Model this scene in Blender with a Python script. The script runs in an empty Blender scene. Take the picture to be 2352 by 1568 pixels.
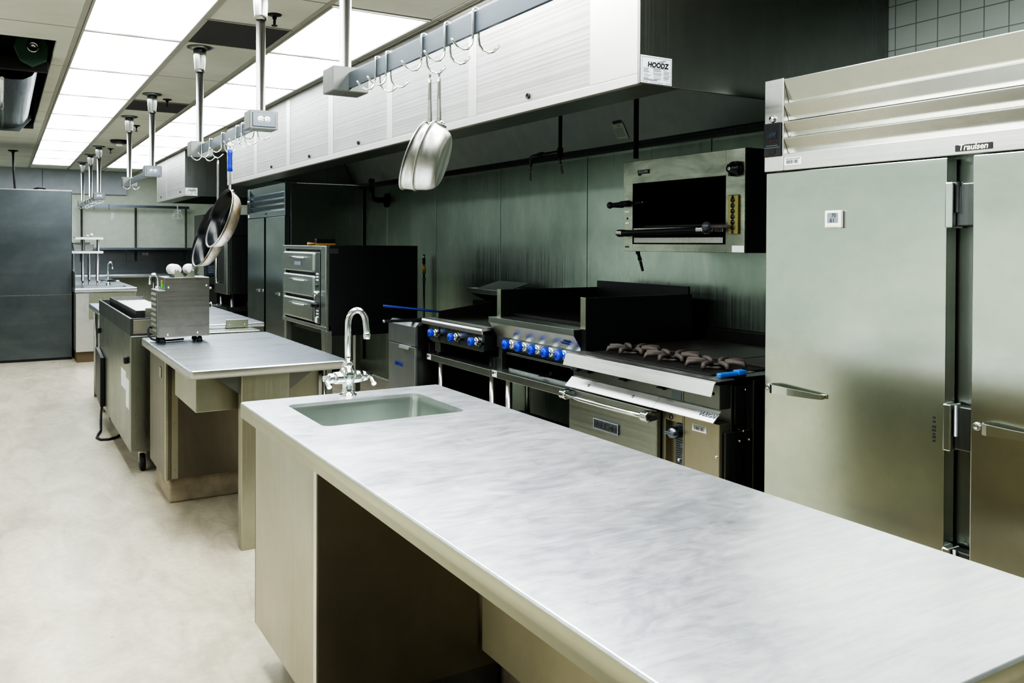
import bpy, bmesh, math, random
from mathutils import Vector, Matrix
random.seed(7)
sc = bpy.context.scene
C = sc.collection
PI = math.pi

# ------------------------------------------------------------------ helpers
def lin(h, k=1.0):
    h = h.lstrip('#'); r = []
    for i in (0, 2, 4):
        c = int(h[i:i+2], 16)/255.0
        r.append((c/12.92 if c <= .04045 else ((c+.055)/1.055)**2.4)*k)
    return (r[0], r[1], r[2], 1.0)

class MB:
    """collects shapes into one bmesh"""
    def __init__(s): s.bm = bmesh.new()
    def box(s, x0, x1, y0, y1, z0, z1, bev=0.0, seg=2):
        x0, x1 = min(x0, x1), max(x0, x1); y0, y1 = min(y0, y1), max(y0, y1); z0, z1 = min(z0, z1), max(z0, z1)
        vs = [s.bm.verts.new(p) for p in ((x0,y0,z0),(x1,y0,z0),(x1,y1,z0),(x0,y1,z0),(x0,y0,z1),(x1,y0,z1),(x1,y1,z1),(x0,y1,z1))]
        fs = [s.bm.faces.new([vs[i] for i in f]) for f in ((3,2,1,0),(4,5,6,7),(0,1,5,4),(1,2,6,5),(2,3,7,6),(3,0,4,7))]
        if bev > 0:
            bev = min(bev, .45*min(x1-x0, y1-y0, z1-z0))
            es = list({e for f in fs for e in f.edges})
            bmesh.ops.bevel(s.bm, geom=es, offset=bev, segments=seg, affect='EDGES', profile=.5)
        return s
    def prism(s, pts, a0, a1, axis='y', bev=0.0):
        """polygon pts extruded along axis. axis y: pts=(x,z); axis x: pts=(y,z); axis z: pts=(x,y)"""
        def P(p, a):
            return (p[0], a, p[1]) if axis == 'y' else ((a, p[0], p[1]) if axis == 'x' else (p[0], p[1], a))
        A = [s.bm.verts.new(P(p, a0)) for p in pts]; B = [s.bm.verts.new(P(p, a1)) for p in pts]
        n = len(pts); fs = [s.bm.faces.new(A), s.bm.faces.new(B[::-1])]
        for i in range(n): fs.append(s.bm.faces.new((A[i], B[i], B[(i+1) % n], A[(i+1) % n])))
        bmesh.ops.recalc_face_normals(s.bm, faces=fs)
        if bev > 0:
            es = list({e for f in fs for e in f.edges})
            bmesh.ops.bevel(s.bm, geom=es, offset=bev, segments=2, affect='EDGES', profile=.5)
        return s
    def quad(s, *p):
        s.bm.faces.new([s.bm.verts.new(q) for q in p]); return s
    def tube(s, pts, r, n=10, caps=True, closed=False):
        pts = [Vector(p) for p in pts]; m = len(pts); rings = []
        rr = r if isinstance(r, (list, tuple)) else [r]*m
        up = None
        for i, p in enumerate(pts):
            if closed: t = pts[(i+1) % m]-pts[i-1]
            else: t = pts[min(i+1, m-1)]-pts[max(i-1, 0)]
            t.normalize()
            if up is None:
                up = Vector((0,0,1)) if abs(t.z) < .9 else Vector((1,0,0))
            u = up-t*up.dot(t)
            if u.length < 1e-5: u = t.orthogonal()
            u.normalize(); w = t.cross(u); up = u
            rings.append([s.bm.verts.new(p+(u*math.cos(2*PI*k/n)+w*math.sin(2*PI*k/n))*rr[i]) for k in range(n)])
        fs = []
        for i in range(m if closed else m-1):
            a, b = rings[i], rings[(i+1) % m]
            for k in range(n):
                f = s.bm.faces.new((a[k], a[(k+1) % n], b[(k+1) % n], b[k])); f.smooth = True; fs.append(f)
        if caps and not closed:
            fs.append(s.bm.faces.new(rings[0][::-1])); fs.append(s.bm.faces.new(rings[-1]))
        bmesh.ops.recalc_face_normals(s.bm, faces=fs)
        return s
    def lathe(s, prof, c=(0,0,0), axis=(0,0,1), n=24):
        """prof: (radius, height) pairs turned about axis at c"""
        c = Vector(c); a = Vector(axis).normalized(); u = a.orthogonal().normalized(); w = a.cross(u)
        rings = []
        for r, h in prof:
            if r < 1e-6: rings.append([s.bm.verts.new(c+a*h)])
            else: rings.append([s.bm.verts.new(c+a*h+(u*math.cos(2*PI*k/n)+w*math.sin(2*PI*k/n))*r) for k in range(n)])
        fs = []
        for A, B in zip(rings, rings[1:]):
            if len(A) == 1 and len(B) == 1: continue
            for k in range(n):
                if len(A) == 1: q = (A[0], B[(k+1) % n], B[k])
                elif len(B) == 1: q = (A[k], A[(k+1) % n], B[0])
                else: q = (A[k], A[(k+1) % n], B[(k+1) % n], B[k])
                f = s.bm.faces.new(q); f.smooth = True; fs.append(f)
        bmesh.ops.recalc_face_normals(s.bm, faces=fs)
        return s
    def cyl(s, p0, p1, r, n=16, r1=None):
        p0 = Vector(p0); p1 = Vector(p1); d = p1-p0
        r1 = r if r1 is None else r1
        s.lathe([(0,0),(r,0)], p0, d, n)
        s.lathe([(r,0),(r1,d.length)], p0, d, n)
        s.lathe([(r1,d.length),(0,d.length)], p0, d, n)
        return s
    def sphere(s, c, r, n=14):
        s.lathe([(r*math.sin(PI*i/8) if 0 < i < 8 else 0, -r*math.cos(PI*i/8)) for i in range(9)], c, (0,0,1), n); return s
    def xf(s, M):
        bmesh.ops.transform(s.bm, matrix=M, verts=s.bm.verts); return s

def wloc(o):
    v = Vector((0,0,0))
    while o is not None:
        v += o.location; o = o.parent
    return v

def obj(name, mb, m, parent=None, local=False, auto=True):
    me = bpy.data.meshes.new(name)
    if parent is not None and not local:
        bmesh.ops.translate(mb.bm, vec=-wloc(parent), verts=mb.bm.verts)
    bmesh.ops.remove_doubles(mb.bm, verts=mb.bm.verts, dist=1e-6)
    mb.bm.to_mesh(me); mb.bm.free()
    me.materials.append(m)
    o = bpy.data.objects.new(name, me); C.objects.link(o)
    if parent is not None: o.parent = parent
    return o

def thing(name, label, cat, loc=(0,0,0), group=None):
    o = bpy.data.objects.new(name, None); C.objects.link(o)
    o.empty_display_size = .1; o.location = loc
    o['label'] = label; o['category'] = cat
    if group: o['group'] = group
    return o

def tag(o, label, cat, group=None):
    o['label'] = label; o['category'] = cat
    if group: o['group'] = group
    return o

def solo(name, mb, m, label, cat, loc=None, group=None):
    """a thing that is one mesh, its origin put at loc"""
    if loc is not None: bmesh.ops.translate(mb.bm, vec=-Vector(loc), verts=mb.bm.verts)
    o = obj(name, mb, m)
    if loc is not None: o.location = loc
    return tag(o, label, cat, group)

def struct(name, mb, m):
    o = obj(name, mb, m); o['kind'] = 'structure'; return o

def copy_tree(o, parent=None):
    c = o.copy(); C.objects.link(c)
    if parent is not None: c.parent = parent
    for ch in list(o.children): copy_tree(ch, c)
    return c

def text_mb(txt, size, origin, ex, ey, depth=.001, bold=0.0, shear=0.0, align='CENTER'):
    """lettering as a mesh: ex is the reading direction, ey is up"""
    cu = bpy.data.curves.new('lettering', 'FONT'); cu.body = txt; cu.size = size
    cu.align_x = align; cu.align_y = 'CENTER'; cu.extrude = depth; cu.offset = bold; cu.shear = shear
    cu.resolution_u = 3
    t = bpy.data.objects.new('lettering', cu); C.objects.link(t)
    bpy.context.view_layer.update()
    dg = bpy.context.evaluated_depsgraph_get()
    me = bpy.data.meshes.new_from_object(t.evaluated_get(dg))
    bpy.data.objects.remove(t); bpy.data.curves.remove(cu)
    mb = MB(); mb.bm.from_mesh(me); bpy.data.meshes.remove(me)
    ex = Vector(ex).normalized(); ey = Vector(ey).normalized(); ez = ex.cross(ey)
    M = Matrix((ex, ey, ez)).transposed().to_4x4(); M.translation = Vector(origin)
    mb.xf(M); return mb

WEST = ((0,-1,0), (0,0,1))     # reading direction and up on a face that looks toward -X
SOUTH = ((1,0,0), (0,0,1))     # the same on a face that looks toward -Y

# ------------------------------------------------------------------ materials
def nm(name):
    m = bpy.data.materials.new(name); m.use_nodes = True
    nt = m.node_tree; b = nt.nodes['Principled BSDF']
    return m, nt, b
def N(nt, t, **k):
    n = nt.nodes.new(t)
    for a, v in k.items(): setattr(n, a, v)
    return n
def ramp(nt, src, stops):
    r = N(nt, 'ShaderNodeValToRGB'); e = r.color_ramp.elements
    while len(e) < len(stops): e.new(.5)
    for el, (p, c) in zip(e, stops): el.position = p; el.color = c
    nt.links.new(src, r.inputs['Fac']); return r.outputs['Color']
def coords(nt, scale, kind='Object'):
    t = N(nt, 'ShaderNodeTexCoord'); mp = N(nt, 'ShaderNodeMapping')
    mp.inputs['Scale'].default_value = scale
    nt.links.new(t.outputs[kind], mp.inputs['Vector']); return mp.outputs['Vector']
def noise(nt, scale, vec, detail=4, rough=.6, dist=0.0):
    n = N(nt, 'ShaderNodeTexNoise'); n.inputs['Scale'].default_value = scale
    n.inputs['Detail'].default_value = detail; n.inputs['Roughness'].default_value = rough
    n.inputs['Distortion'].default_value = dist
    nt.links.new(vec, n.inputs['Vector']); return n.outputs['Fac']
def g(v): return (v, v, v, 1)
def mixc(nt, fac, a, b, mode='MIX'):
    m = N(nt, 'ShaderNodeMix', data_type='RGBA', blend_type=mode)
    for s, v in ((m.inputs[0], fac), (m.inputs[6], a), (m.inputs[7], b)):
        if isinstance(v, bpy.types.NodeSocket): nt.links.new(v, s)
        else: s.default_value = v
    return m.outputs[2]

def plain(name, col, rough=.5, metal=0.0, spec=.5, var=.06):
    m, nt, b = nm(name)
    v = coords(nt, (1,1,1)); n = noise(nt, 9, v, 3)
    c = lin(col) if isinstance(col, str) else col
    lo = tuple(x*(1-var) for x in c[:3])+(1,); hi = tuple(min(1, x*(1+var)) for x in c[:3])+(1,)
    nt.links.new(ramp(nt, n, [(.3, lo), (.7, hi)]), b.inputs['Base Color'])
    b.inputs['Roughness'].default_value = rough; b.inputs['Metallic'].default_value = metal
    b.inputs['Specular IOR Level'].default_value = spec
    return m

def steel(name, col, rough=.3, grain='z', dirt=.25, dirtcol=None, rvar=.08, blot=1.6, bump=.005):
    """brushed stainless: stretched grain in the roughness and bump, soft smudges in the colour"""
    m, nt, b = nm(name); b.inputs['Metallic'].default_value = 1.0
    S = {'z': (90, 90, 1.2), 'x': (1.2, 90, 90), 'y': (90, 1.2, 90)}[grain]
    gn = noise(nt, 1.0, coords(nt, S), 3)
    B = {'z': (1, 1, .45), 'x': (.45, 1, 1), 'y': (1, .45, 1)}[grain]
    bl = noise(nt, blot, coords(nt, B), 5, .62, .6)
    fine = noise(nt, 14, coords(nt, (1,1,1)), 4, .7)
    c = lin(col) if isinstance(col, str) else col
    d = dirtcol and lin(dirtcol) or tuple(x*(1-dirt) for x in c[:3])+(1,)
    base = ramp(nt, bl, [(.34, d), (.62, c)])
    base = mixc(nt, .10, base, ramp(nt, fine, [(.3, g(.25)), (.7, g(1.0))]), 'MULTIPLY')
    nt.links.new(base, b.inputs['Base Color'])
    r1 = ramp(nt, gn, [(.25, g(max(.03, rough-rvar))), (.75, g(rough+rvar))])
    r2 = mixc(nt, .35, r1, ramp(nt, bl, [(.3, g(rough+.14)), (.7, g(rough-.04))]))
    nt.links.new(r2, b.inputs['Roughness'])
    bp = N(nt, 'ShaderNodeBump'); bp.inputs['Strength'].default_value = bump*4; bp.inputs['Distance'].default_value = .0012
    nt.links.new(gn, bp.inputs['Height']); nt.links.new(bp.outputs['Normal'], b.inputs['Normal'])
    return m

def worktop_mat(name, col, col2, rough):
    """worn work surface: wiped patches, scratches in every direction"""
    m, nt, b = nm(name); b.inputs['Metallic'].default_value = .88
    v = coords(nt, (.6, 1, 1))
    bl = noise(nt, 3.4, v, 7, .72, .9); sm = noise(nt, 15, coords(nt, (.5, 1, 1)), 6, .74, 1.2)
    fi = noise(nt, 60, coords(nt, (.12, 1, 1)), 4, .7, .3)
    base = mixc(nt, .32, ramp(nt, bl, [(.32, lin(col2)), (.6, lin(col))]), ramp(nt, sm, [(.36, lin(col2)), (.58, lin(col))]))
    base = mixc(nt, .12, base, ramp(nt, fi, [(.42, lin('#9aa2b0')), (.56, lin('#f2f2f2'))]))
    for i, (rot, sc_, st) in enumerate(((.25, 1.0, .3), (1.15, .8, .25), (2.2, .9, .25))):
        t = N(nt, 'ShaderNodeTexCoord'); mp = N(nt, 'ShaderNodeMapping')
        mp.inputs['Rotation'].default_value = (0, 0, rot); mp.inputs['Scale'].default_value = (3*sc_, 120*sc_, 1)
        nt.links.new(t.outputs['Object'], mp.inputs['Vector'])
        nn = noise(nt, 1.0, mp.outputs['Vector'], 2, .5, .25)
        mask = noise(nt, 2.4+i, coords(nt, (1,1,1)), 2)
        sx = ramp(nt, nn, [(.63, g(0)), (.70, g(st))]); mk = ramp(nt, mask, [(.5, g(0)), (.62, g(1))])
        f = mixc(nt, 1.0, sx, mk, 'MULTIPLY')
        base = mixc(nt, f, base, lin('#8f949c') if i else lin('#ffffff'))
    nt.links.new(base, b.inputs['Base Color'])
    nt.links.new(mixc(nt, .5, ramp(nt, bl, [(.3, g(rough-.07)), (.7, g(rough+.09))]), ramp(nt, sm, [(.3, g(rough-.07)), (.7, g(rough+.08))])), b.inputs['Roughness'])
    bp = N(nt, 'ShaderNodeBump'); bp.inputs['Strength'].default_value = .12; bp.inputs['Distance'].default_value = .003
    nt.links.new(sm, bp.inputs['Height']); nt.links.new(bp.outputs['Normal'], b.inputs['Normal'])
    return m

def emis(name, col, st):
    m, nt, b = nm(name)
    b.inputs['Base Color'].default_value = lin('#0c0e12'); b.inputs['Roughness'].default_value = .4
    b.inputs['Emission Color'].default_value = lin(col); b.inputs['Emission Strength'].default_value = st
    return m

def light_mat(name, st):
    """prismatic diffuser with two tubes glowing behind it"""
    m, nt, b = nm(name)
    b.inputs['Base Color'].default_value = lin('#e8e8e8'); b.inputs['Roughness'].default_value = .35
    t = N(nt, 'ShaderNodeTexCoord'); sp = N(nt, 'ShaderNodeSeparateXYZ'); nt.links.new(t.outputs['Object'], sp.inputs[0])
    w = N(nt, 'ShaderNodeMath', operation='MULTIPLY'); w.inputs[1].default_value = 2*PI/.27
    nt.links.new(sp.outputs['X'], w.inputs[0])
    co = N(nt, 'ShaderNodeMath', operation='COSINE'); nt.links.new(w.outputs[0], co.inputs[0])
    ab = N(nt, 'ShaderNodeMath', operation='MULTIPLY_ADD'); ab.inputs[1].default_value = -.3; ab.inputs[2].default_value = .66
    nt.links.new(co.outputs[0], ab.inputs[0])
    nz = noise(nt, 5, coords(nt, (1, .4, 1)), 2)
    k = N(nt, 'ShaderNodeMath', operation='MULTIPLY_ADD'); k.inputs[1].default_value = .25
    nt.links.new(nz, k.inputs[0]); nt.links.new(ab.outputs[0], k.inputs[2])
    mu = N(nt, 'ShaderNodeMath', operation='MULTIPLY'); mu.inputs[1].default_value = st
    nt.links.new(k.outputs[0], mu.inputs[0]); nt.links.new(mu.outputs[0], b.inputs['Emission Strength'])
    b.inputs['Emission Color'].default_value = (.91, .985, 1.0, 1)
    return m

def floor_mat():
    m, nt, b = nm('polished_concrete')
    v = coords(nt, (1, 1, 1))
    a = noise(nt, 1.1, v, 8, .65, .5); c = noise(nt, 26, v, 6, .7); f = noise(nt, 5, coords(nt, (1, .35, 1)), 6, .7, 1.0)
    base = ramp(nt, a, [(.3, lin('#a0967f')), (.48, lin('#cbc3ae')), (.7, lin('#ddd3bd'))])
    base = mixc(nt, .45, base, ramp(nt, f, [(.34, lin('#978d78')), (.6, lin('#dacfb8'))]))
    base = mixc(nt, .35, base, ramp(nt, c, [(.3, g(.55)), (.62, g(1))]), 'MULTIPLY')
    # a few dark scuffs
    v2 = N(nt, 'ShaderNodeTexVoronoi'); v2.inputs['Scale'].default_value = 3.2
    nt.links.new(v, v2.inputs['Vector'])
    base = mixc(nt, ramp(nt, v2.outputs['Distance'], [(.018, g(.7)), (.028, g(0))]), base, lin('#5b5342'))
    nt.links.new(base, b.inputs['Base Color'])
    nt.links.new(ramp(nt, a, [(.3, g(.42)), (.7, g(.3))]), b.inputs['Roughness'])
    b.inputs['Specular IOR Level'].default_value = .45
    bp = N(nt, 'ShaderNodeBump'); bp.inputs['Strength'].default_value = .08; bp.inputs['Distance'].default_value = .01
    nt.links.new(f, bp.inputs['Height']); nt.links.new(bp.outputs['Normal'], b.inputs['Normal'])
    return m

def grid_mat(name, col, line, px, py, ox, oy, wid, ax=('X', 'Y'), rough=.8, col2=None, bump=0.0):
    """flat colour with a grid of lines: period px,py, offset ox,oy"""
    m, nt, b = nm(name)
    t = N(nt, 'ShaderNodeTexCoord'); sp = N(nt, 'ShaderNodeSeparateXYZ'); nt.links.new(t.outputs['Object'], sp.inputs[0])
    outs = []
    for a, p, o in ((ax[0], px, ox), (ax[1], py, oy)):
        s = N(nt, 'ShaderNodeMath', operation='SUBTRACT'); s.inputs[1].default_value = o-p*50; nt.links.new(sp.outputs[a], s.inputs[0])
        md = N(nt, 'ShaderNodeMath', operation='PINGPONG'); md.inputs[1].default_value = p/2; nt.links.new(s.outputs[0], md.inputs[0])
        lt = N(nt, 'ShaderNodeMath', operation='LESS_THAN'); lt.inputs[1].default_value = wid/2; nt.links.new(md.outputs[0], lt.inputs[0])
        outs.append(lt.outputs[0])
    mx = N(nt, 'ShaderNodeMath', operation='MAXIMUM'); nt.links.new(outs[0], mx.inputs[0]); nt.links.new(outs[1], mx.inputs[1])
    n = noise(nt, 2.2, coords(nt, (1,1,1)), 6, .65)
    base = ramp(nt, n, [(.3, lin(col2 or col)), (.65, lin(col))])
    nt.links.new(mixc(nt, mx.outputs[0], base, lin(line)), b.inputs['Base Color'])
    b.inputs['Roughness'].default_value = rough
    return m

def ribbed_mat():
    """fine horizontal ribs of the hood's front panels"""
    m, nt, b = nm('ribbed_stainless'); b.inputs['Metallic'].default_value = .75
    v = coords(nt, (1, .05, 62))
    n = noise(nt, 1.0, v, 1, .4)
    bl = noise(nt, 1.8, coords(nt, (1,1,1)), 5, .6)
    base = mixc(nt, .5, ramp(nt, n, [(.4, lin('#7d7c7a')), (.56, lin('#9f9e9c'))]), ramp(nt, bl, [(.3, lin('#8a8986')), (.7, lin('#a5a4a2'))]))
    nt.links.new(base, b.inputs['Base Color']); b.inputs['Roughness'].default_value = .46
    bp = N(nt, 'ShaderNodeBump'); bp.inputs['Strength'].default_value = .15; bp.inputs['Distance'].default_value = .01
    nt.links.new(n, bp.inputs['Height']); nt.links.new(bp.outputs['Normal'], b.inputs['Normal'])
    return m

M = dict(
    top=worktop_mat('worn_worktop_steel', '#dcdde0', '#b9bfca', .33),
    top2=steel('polished_worktop_steel', '#d3d8e1', .27, 'x', .16, '#b3bbc9', blot=3.0),
    apron=steel('apron_steel', '#b3b7a3', .3, 'y', .12),
    panel=steel('cabinet_steel', '#adb0a3', .34, 'z', .15, '#a39d8a'),
    darkpanel=steel('shaded_cabinet_steel', '#827d73', .34, 'z', .25), skirt=plain('worn_skirt_panel', '#b8b094', .42, .35),  # darkpanel: cabinet steel darkened, the pedestals' shade put into its colour
    sink=steel('sink_steel', '#b5bfb8', .3, 'z', .1, rvar=.015, bump=0), plenum=plain('hood_inside', '#8d9895', .42, .45), salam=steel('smudged_steel', '#b4b9ab', .27, 'y', .35, '#7f847a', blot=5, bump=0), apron2=steel('table_edge_steel', '#b3b8b8', .28, 'x', .12, bump=0), fryer=steel('fryer_steel', '#b9bfc2', .34, 'z', .12),
    fridge=steel('fridge_steel', '#dde1d6', .18, 'y', .10, '#c3cfc5', blot=1.7, rvar=.02, bump=0),
    louver=steel('louver_steel', '#cfd0c8', .24, 'y', .06, rvar=.03, bump=0),
    bright=steel('bright_steel', '#dededb', .3, 'y', .06),
    wall=steel('wall_steel', '#c0cdc2', .3, 'z', .22, '#9dada1', blot=1.1, bump=.005),
    hood=ribbed_mat(),
    hoodtrim=steel('hood_trim_steel', '#bdbcb8', .42, 'y', .05),
    hooddark=steel('hood_shell_steel', '#8c918d', .3, 'z', .15),
    oven=steel('oven_steel', '#a9b0aa', .32, 'y', .15),
    black=plain('black_enamel', '#141618', .38),
    blackm=plain('black_iron', '#1c1b1a', .6, .3),
    iron=plain('cast_iron', '#47403c', .7, .1, var=.25),
    darksteel=steel('dark_steel', '#6c7070', .3, 'z', .2),
    eqdark=steel('appliance_steel', '#8f9492', .3, 'z', .15),
    plate=plain('hot_plate_iron', '#35302d', .45, .5, var=.2),
    eqside=steel('appliance_side_steel', '#8f8e85', .28, 'x', .2, '#7b7a72', blot=5),
    chrome=steel('chrome', '#e6ecea', .12, 'z', .03, rvar=.03, bump=0),
    pole=steel('pole_steel', '#b3b3b0', .24, 'z', .12, bump=0),
    rail=steel('rail_steel', '#767f8b', .34, 'y', .12),
    boxm=steel('junction_box_steel', '#7f827e', .36, 'z', .08),
    alu=steel('aluminium_pan', '#d2d2cc', .36, 'z', .35, '#8d918a', blot=9),
    nonstick=plain('nonstick_coating', '#090c13', .24, 0, .4),
    panout=steel('pan_outside', '#e6e2d4', .36, 'z', .4, '#8a6a3c', blot=7),
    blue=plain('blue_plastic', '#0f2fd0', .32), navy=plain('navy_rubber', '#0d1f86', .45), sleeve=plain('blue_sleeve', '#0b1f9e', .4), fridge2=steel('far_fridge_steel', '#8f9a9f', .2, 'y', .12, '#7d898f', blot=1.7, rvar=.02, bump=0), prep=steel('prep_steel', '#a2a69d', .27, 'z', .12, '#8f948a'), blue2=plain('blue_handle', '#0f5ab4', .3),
    white=plain('white_plastic', '#f4f4f2', .35), cream=plain('cream_plastic', '#f2f0dc', .4),
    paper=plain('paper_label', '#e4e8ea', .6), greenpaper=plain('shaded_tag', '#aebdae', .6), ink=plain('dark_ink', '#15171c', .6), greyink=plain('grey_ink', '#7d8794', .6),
    rubber=plain('black_rubber', '#0e0f10', .55), wood=plain('wood', '#a57a3e', .5), brass=plain('brass', '#8f8758', .38, .9),
    green=plain('green_paint', '#33503f', .55), ductm=steel('duct_steel', '#868d96', .22, 'y', .2, bump=0), limegreen=plain('green_sticker', '#5fdc3a', .5), yellow=plain('yellow_sticker', '#b99a1c', .5),
    floor=floor_mat(),
    ceil=grid_mat('ceiling_tiles', '#b7b6aa', '#77766c', .6096, 1.2192, .93, 5.377, .012, col2='#a9a89c'),
    vent=grid_mat('vent_mesh', '#2b2827', '#161413', .012, .012, 0, 0, .005, rough=.7),
    tile=grid_mat('wall_tiles', '#aeb8b0', '#737b74', .108, .108, .035, .03, .005, ax=('Y', 'Z'), rough=.3, col2='#a2ada6'),
    plaster=plain('painted_wall', '#c9d0c4', .6), whitewall=plain('white_wall', '#e0ebe6', .5), soffit=plain('soffit_paint', '#b4bac4', .6), gridpaint=plain('grid_bar', '#a5a59e', .5),
    concrete=plain('rough_concrete', '#9b8f7c', .85, var=.25), dark=plain('dark_void', '#08090a', .8),
    lamp=light_mat('diffuser_glow', 8.0), lcd=plain('lcd_grey', '#7d858a', .3), led=emis('display_blue', '#5a6a9a', .25), ledr=emis('display_orange', '#a8582a', .2),
)
M['tile'] = grid_mat('wall_tiles_', '#d3ddd7', '#8b938c', .1027, .1016, 2.336, 2.366, .005, ax=('Y', 'Z'), rough=.3, col2='#c6d2cb')
M['ceil'] = grid_mat('ceiling_tiles_', '#dfe3de', '#77766c', .5448, 1.2192, .93, 5.377, .012, col2='#d0d4ce')
CZ = 2.675; WX = 3.52
# ================================================================== the setting
struct('floor', MB().box(-3.0, 3.6, -3, 16.2, -.06, 0), M['floor'])
c = MB()
for x0, x1, y0, y1 in ((.285, 3.6, -3, 16.2), (-3.0, .285, -3, 5.79), (-3.0, .285, 10.3, 16.2), (-3.0, -1.3, 5.79, 10.3)):
    c.box(x0, x1, y0, y1, CZ, CZ+.03)
struct('ceiling', c, M['ceil'])
v = MB()
v.box(-1.33, .285, 5.76, 5.79, CZ+.03, 3.5); v.box(-1.33, .285, 10.3, 10.33, CZ+.03, 3.5)
v.box(-1.36, -1.33, 5.76, 10.33, CZ+.03, 3.5); v.box(.285, .315, 5.76, 10.33, CZ+.03, 3.5); v.box(-1.36, .315, 5.76, 10.33, 3.5, 3.53)
struct('trim_1', v, M['dark'])
struct('wall_right', MB().box(WX, WX+.08, -3, 16.2, 0, CZ), M['tile'])
struct('wall_left', MB().box(-3.08, -3.0, -3, 16.2, 0, CZ), M['whitewall'])
struct('wall_back', MB().box(-3.0, 3.6, 16.1, 16.2, 0, CZ), M['plaster'])
struct('wall_front', MB().box(-3.0, 3.6, -3.08, -3.0, 0, CZ), M['darksteel'])
s = MB(); s.box(-3.0, .57, 16.04, 16.1, 2.275, CZ, .004); s.box(.575, 1.85, 16.04, 16.1, 2.275, CZ, .004)
struct('trim_2', s, M['soffit'])
# stainless sheets on the wall behind the cooking line
ys = [2.40, 3.60, 4.81, 6.015, 7.218, 8.40, 9.47]
for i, (a, b) in enumerate(zip(ys, ys[1:])):
    struct('trim_%d' % (i+3), MB().box(WX-.012, WX-.001, a+.0035, b-.0035, .02, 2.10, .002), M['wall'])
sm_ = MB()
for y in ys[1:-1]: sm_.box(WX-.004, WX-.0005, y-.006, y+.006, .02, 2.10)
struct('trim_10', sm_, M['dark'])
# bars of the ceiling grid, along the light rows
gb = MB()
for x in (.372, .943, 1.417, 1.998): gb.box(x-.013, x+.013, -3, 16.05, CZ-.006, CZ-.0005)
struct('trim_9', gb, M['gridpaint'])

# ---------------------------------------------------------------- lit ceiling panels
PY = [5.377+1.2192*k for k in range(-1, 9)]
ORD = ['first', 'second', 'third', 'fourth', 'fifth', 'sixth', 'seventh', 'eighth', 'ninth']
def panel(xa, xb, ya, yb, label, grp):
    cx, cy = (xa+xb)/2, (ya+yb)/2
    t = thing('ceiling_light', label, 'ceiling light', (cx, cy, CZ), grp)
    f = MB()
    for a, b, d, e in ((xa, xb, ya, ya+.014), (xa, xb, yb-.014, yb), (xa, xa+.012, ya+.014, yb-.014), (xb-.012, xb, ya+.014, yb-.014)):
        f.box(a, b, d, e, CZ-.012, CZ-.001)
    obj('frame', f, M['gridpaint'], t)
    obj('diffuser', MB().quad((xa+.012, ya+.014, CZ-.004), (xa+.012, yb-.014, CZ-.004), (xb-.012, yb-.014, CZ-.004), (xb-.012, ya+.014, CZ-.004)), M['lamp'], t)
    return t
for row, (xa, xb, last) in (('left', (.388, .927, 9)), ('right', (1.433, 1.983, 9))):
    n = 9
    for k in range(n):
        back = n-1-k
        if k == 0: lb = 'nearest lit ceiling panel of the %s-hand row, cut by the top of the photo' % row
        elif back == 0: lb = 'lit ceiling panel at the far end of the %s-hand row, next to the back wall' % row
        elif k < 5: lb = '%s lit ceiling panel of the %s-hand row counted from the camera' % (ORD[k], row)
        else: lb = '%s lit ceiling panel of the %s-hand row counted from the back wall' % (ORD[back], row)
        panel(xa, xb, PY[k], PY[k+1], lb, 'lit ceiling panels in the %s row' % row)
# the rows go on over the camera, outside the picture
for x in (.66, 1.71):
    for k in (1, 2, 3):
        L = bpy.data.lights.new('unseen_lamp', 'AREA'); L.shape = 'RECTANGLE'; L.size = .54; L.size_y = 1.19; L.energy = 24; L.color = (.97, 1, .985)
        o = bpy.data.objects.new('unseen_lamp', L); C.objects.link(o); o.location = (x, PY[0]-1.2192*(k-.5), CZ-.004)

for y in (-.5, 2.2, 4.6, 7.2, 10.5, 13.5):  # added fill lamps over the unseen left aisle, no known fixtures
    L = bpy.data.lights.new('unseen_lamp', 'AREA'); L.shape = 'RECTANGLE'; L.size = .6; L.size_y = 1.19; L.energy = 18; L.color = (.94, .99, 1)
    o = bpy.data.objects.new('unseen_lamp', L); C.objects.link(o); o.location = (-1.75, y, CZ-.004)
# ---------------------------------------------------------------- ceiling fittings
for y0, y1, lb in ((4.785, 5.365, 'dark mesh return-air vent in the ceiling by the nearest pole'), (7.83, 8.41, 'second dark mesh vent in the ceiling, farther off beside the third rack pole')):
    t = thing('ceiling_vent', lb, 'vent', (1.18, y0, CZ), 'dark vents in the ceiling')
    obj('mesh_panel', MB().box(.955, 1.405, y0, y1, CZ-.004, CZ-.001), M['vent'], t)
    f = MB(); f.box(.945, 1.415, y0-.012, y0, CZ-.006, CZ-.001); f.box(.945, 1.415, y1, y1+.012, CZ-.006, CZ-.001); obj('frame', f, M['gridpaint'], t)
def sprinkler(x, y, lb):
    t = thing('sprinkler_head', lb, 'sprinkler', (x, y, CZ), 'sprinkler heads on the ceiling')
    obj('escutcheon', MB().lathe([(0, 0), (.036, 0), (.036, -.006), (.016, -.012), (0, -.012)], (x, y, CZ)), M['blackm'], t)
    f = MB(); f.cyl((x, y, CZ-.012), (x, y, CZ-.026), .011)
    for s_ in (-1, 1): f.tube([(x, y+s_*.009, CZ-.024), (x, y+s_*.017, CZ-.038), (x, y+s_*.014, CZ-.052), (x, y+s_*.004, CZ-.06)], .0032, 6)
    f.cyl((x, y, CZ-.026), (x, y, CZ-.058), .003, 8); f.cyl((x, y, CZ-.058), (x, y, CZ-.062), .016)
    obj('body', f, M['blackm'], t)
sprinkler(1.236, 4.5, 'dark sprinkler head just behind the nearest full pole')
sprinkler(1.198, 7.66, 'dark sprinkler head right of the second rack pole, before the small vent')
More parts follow.
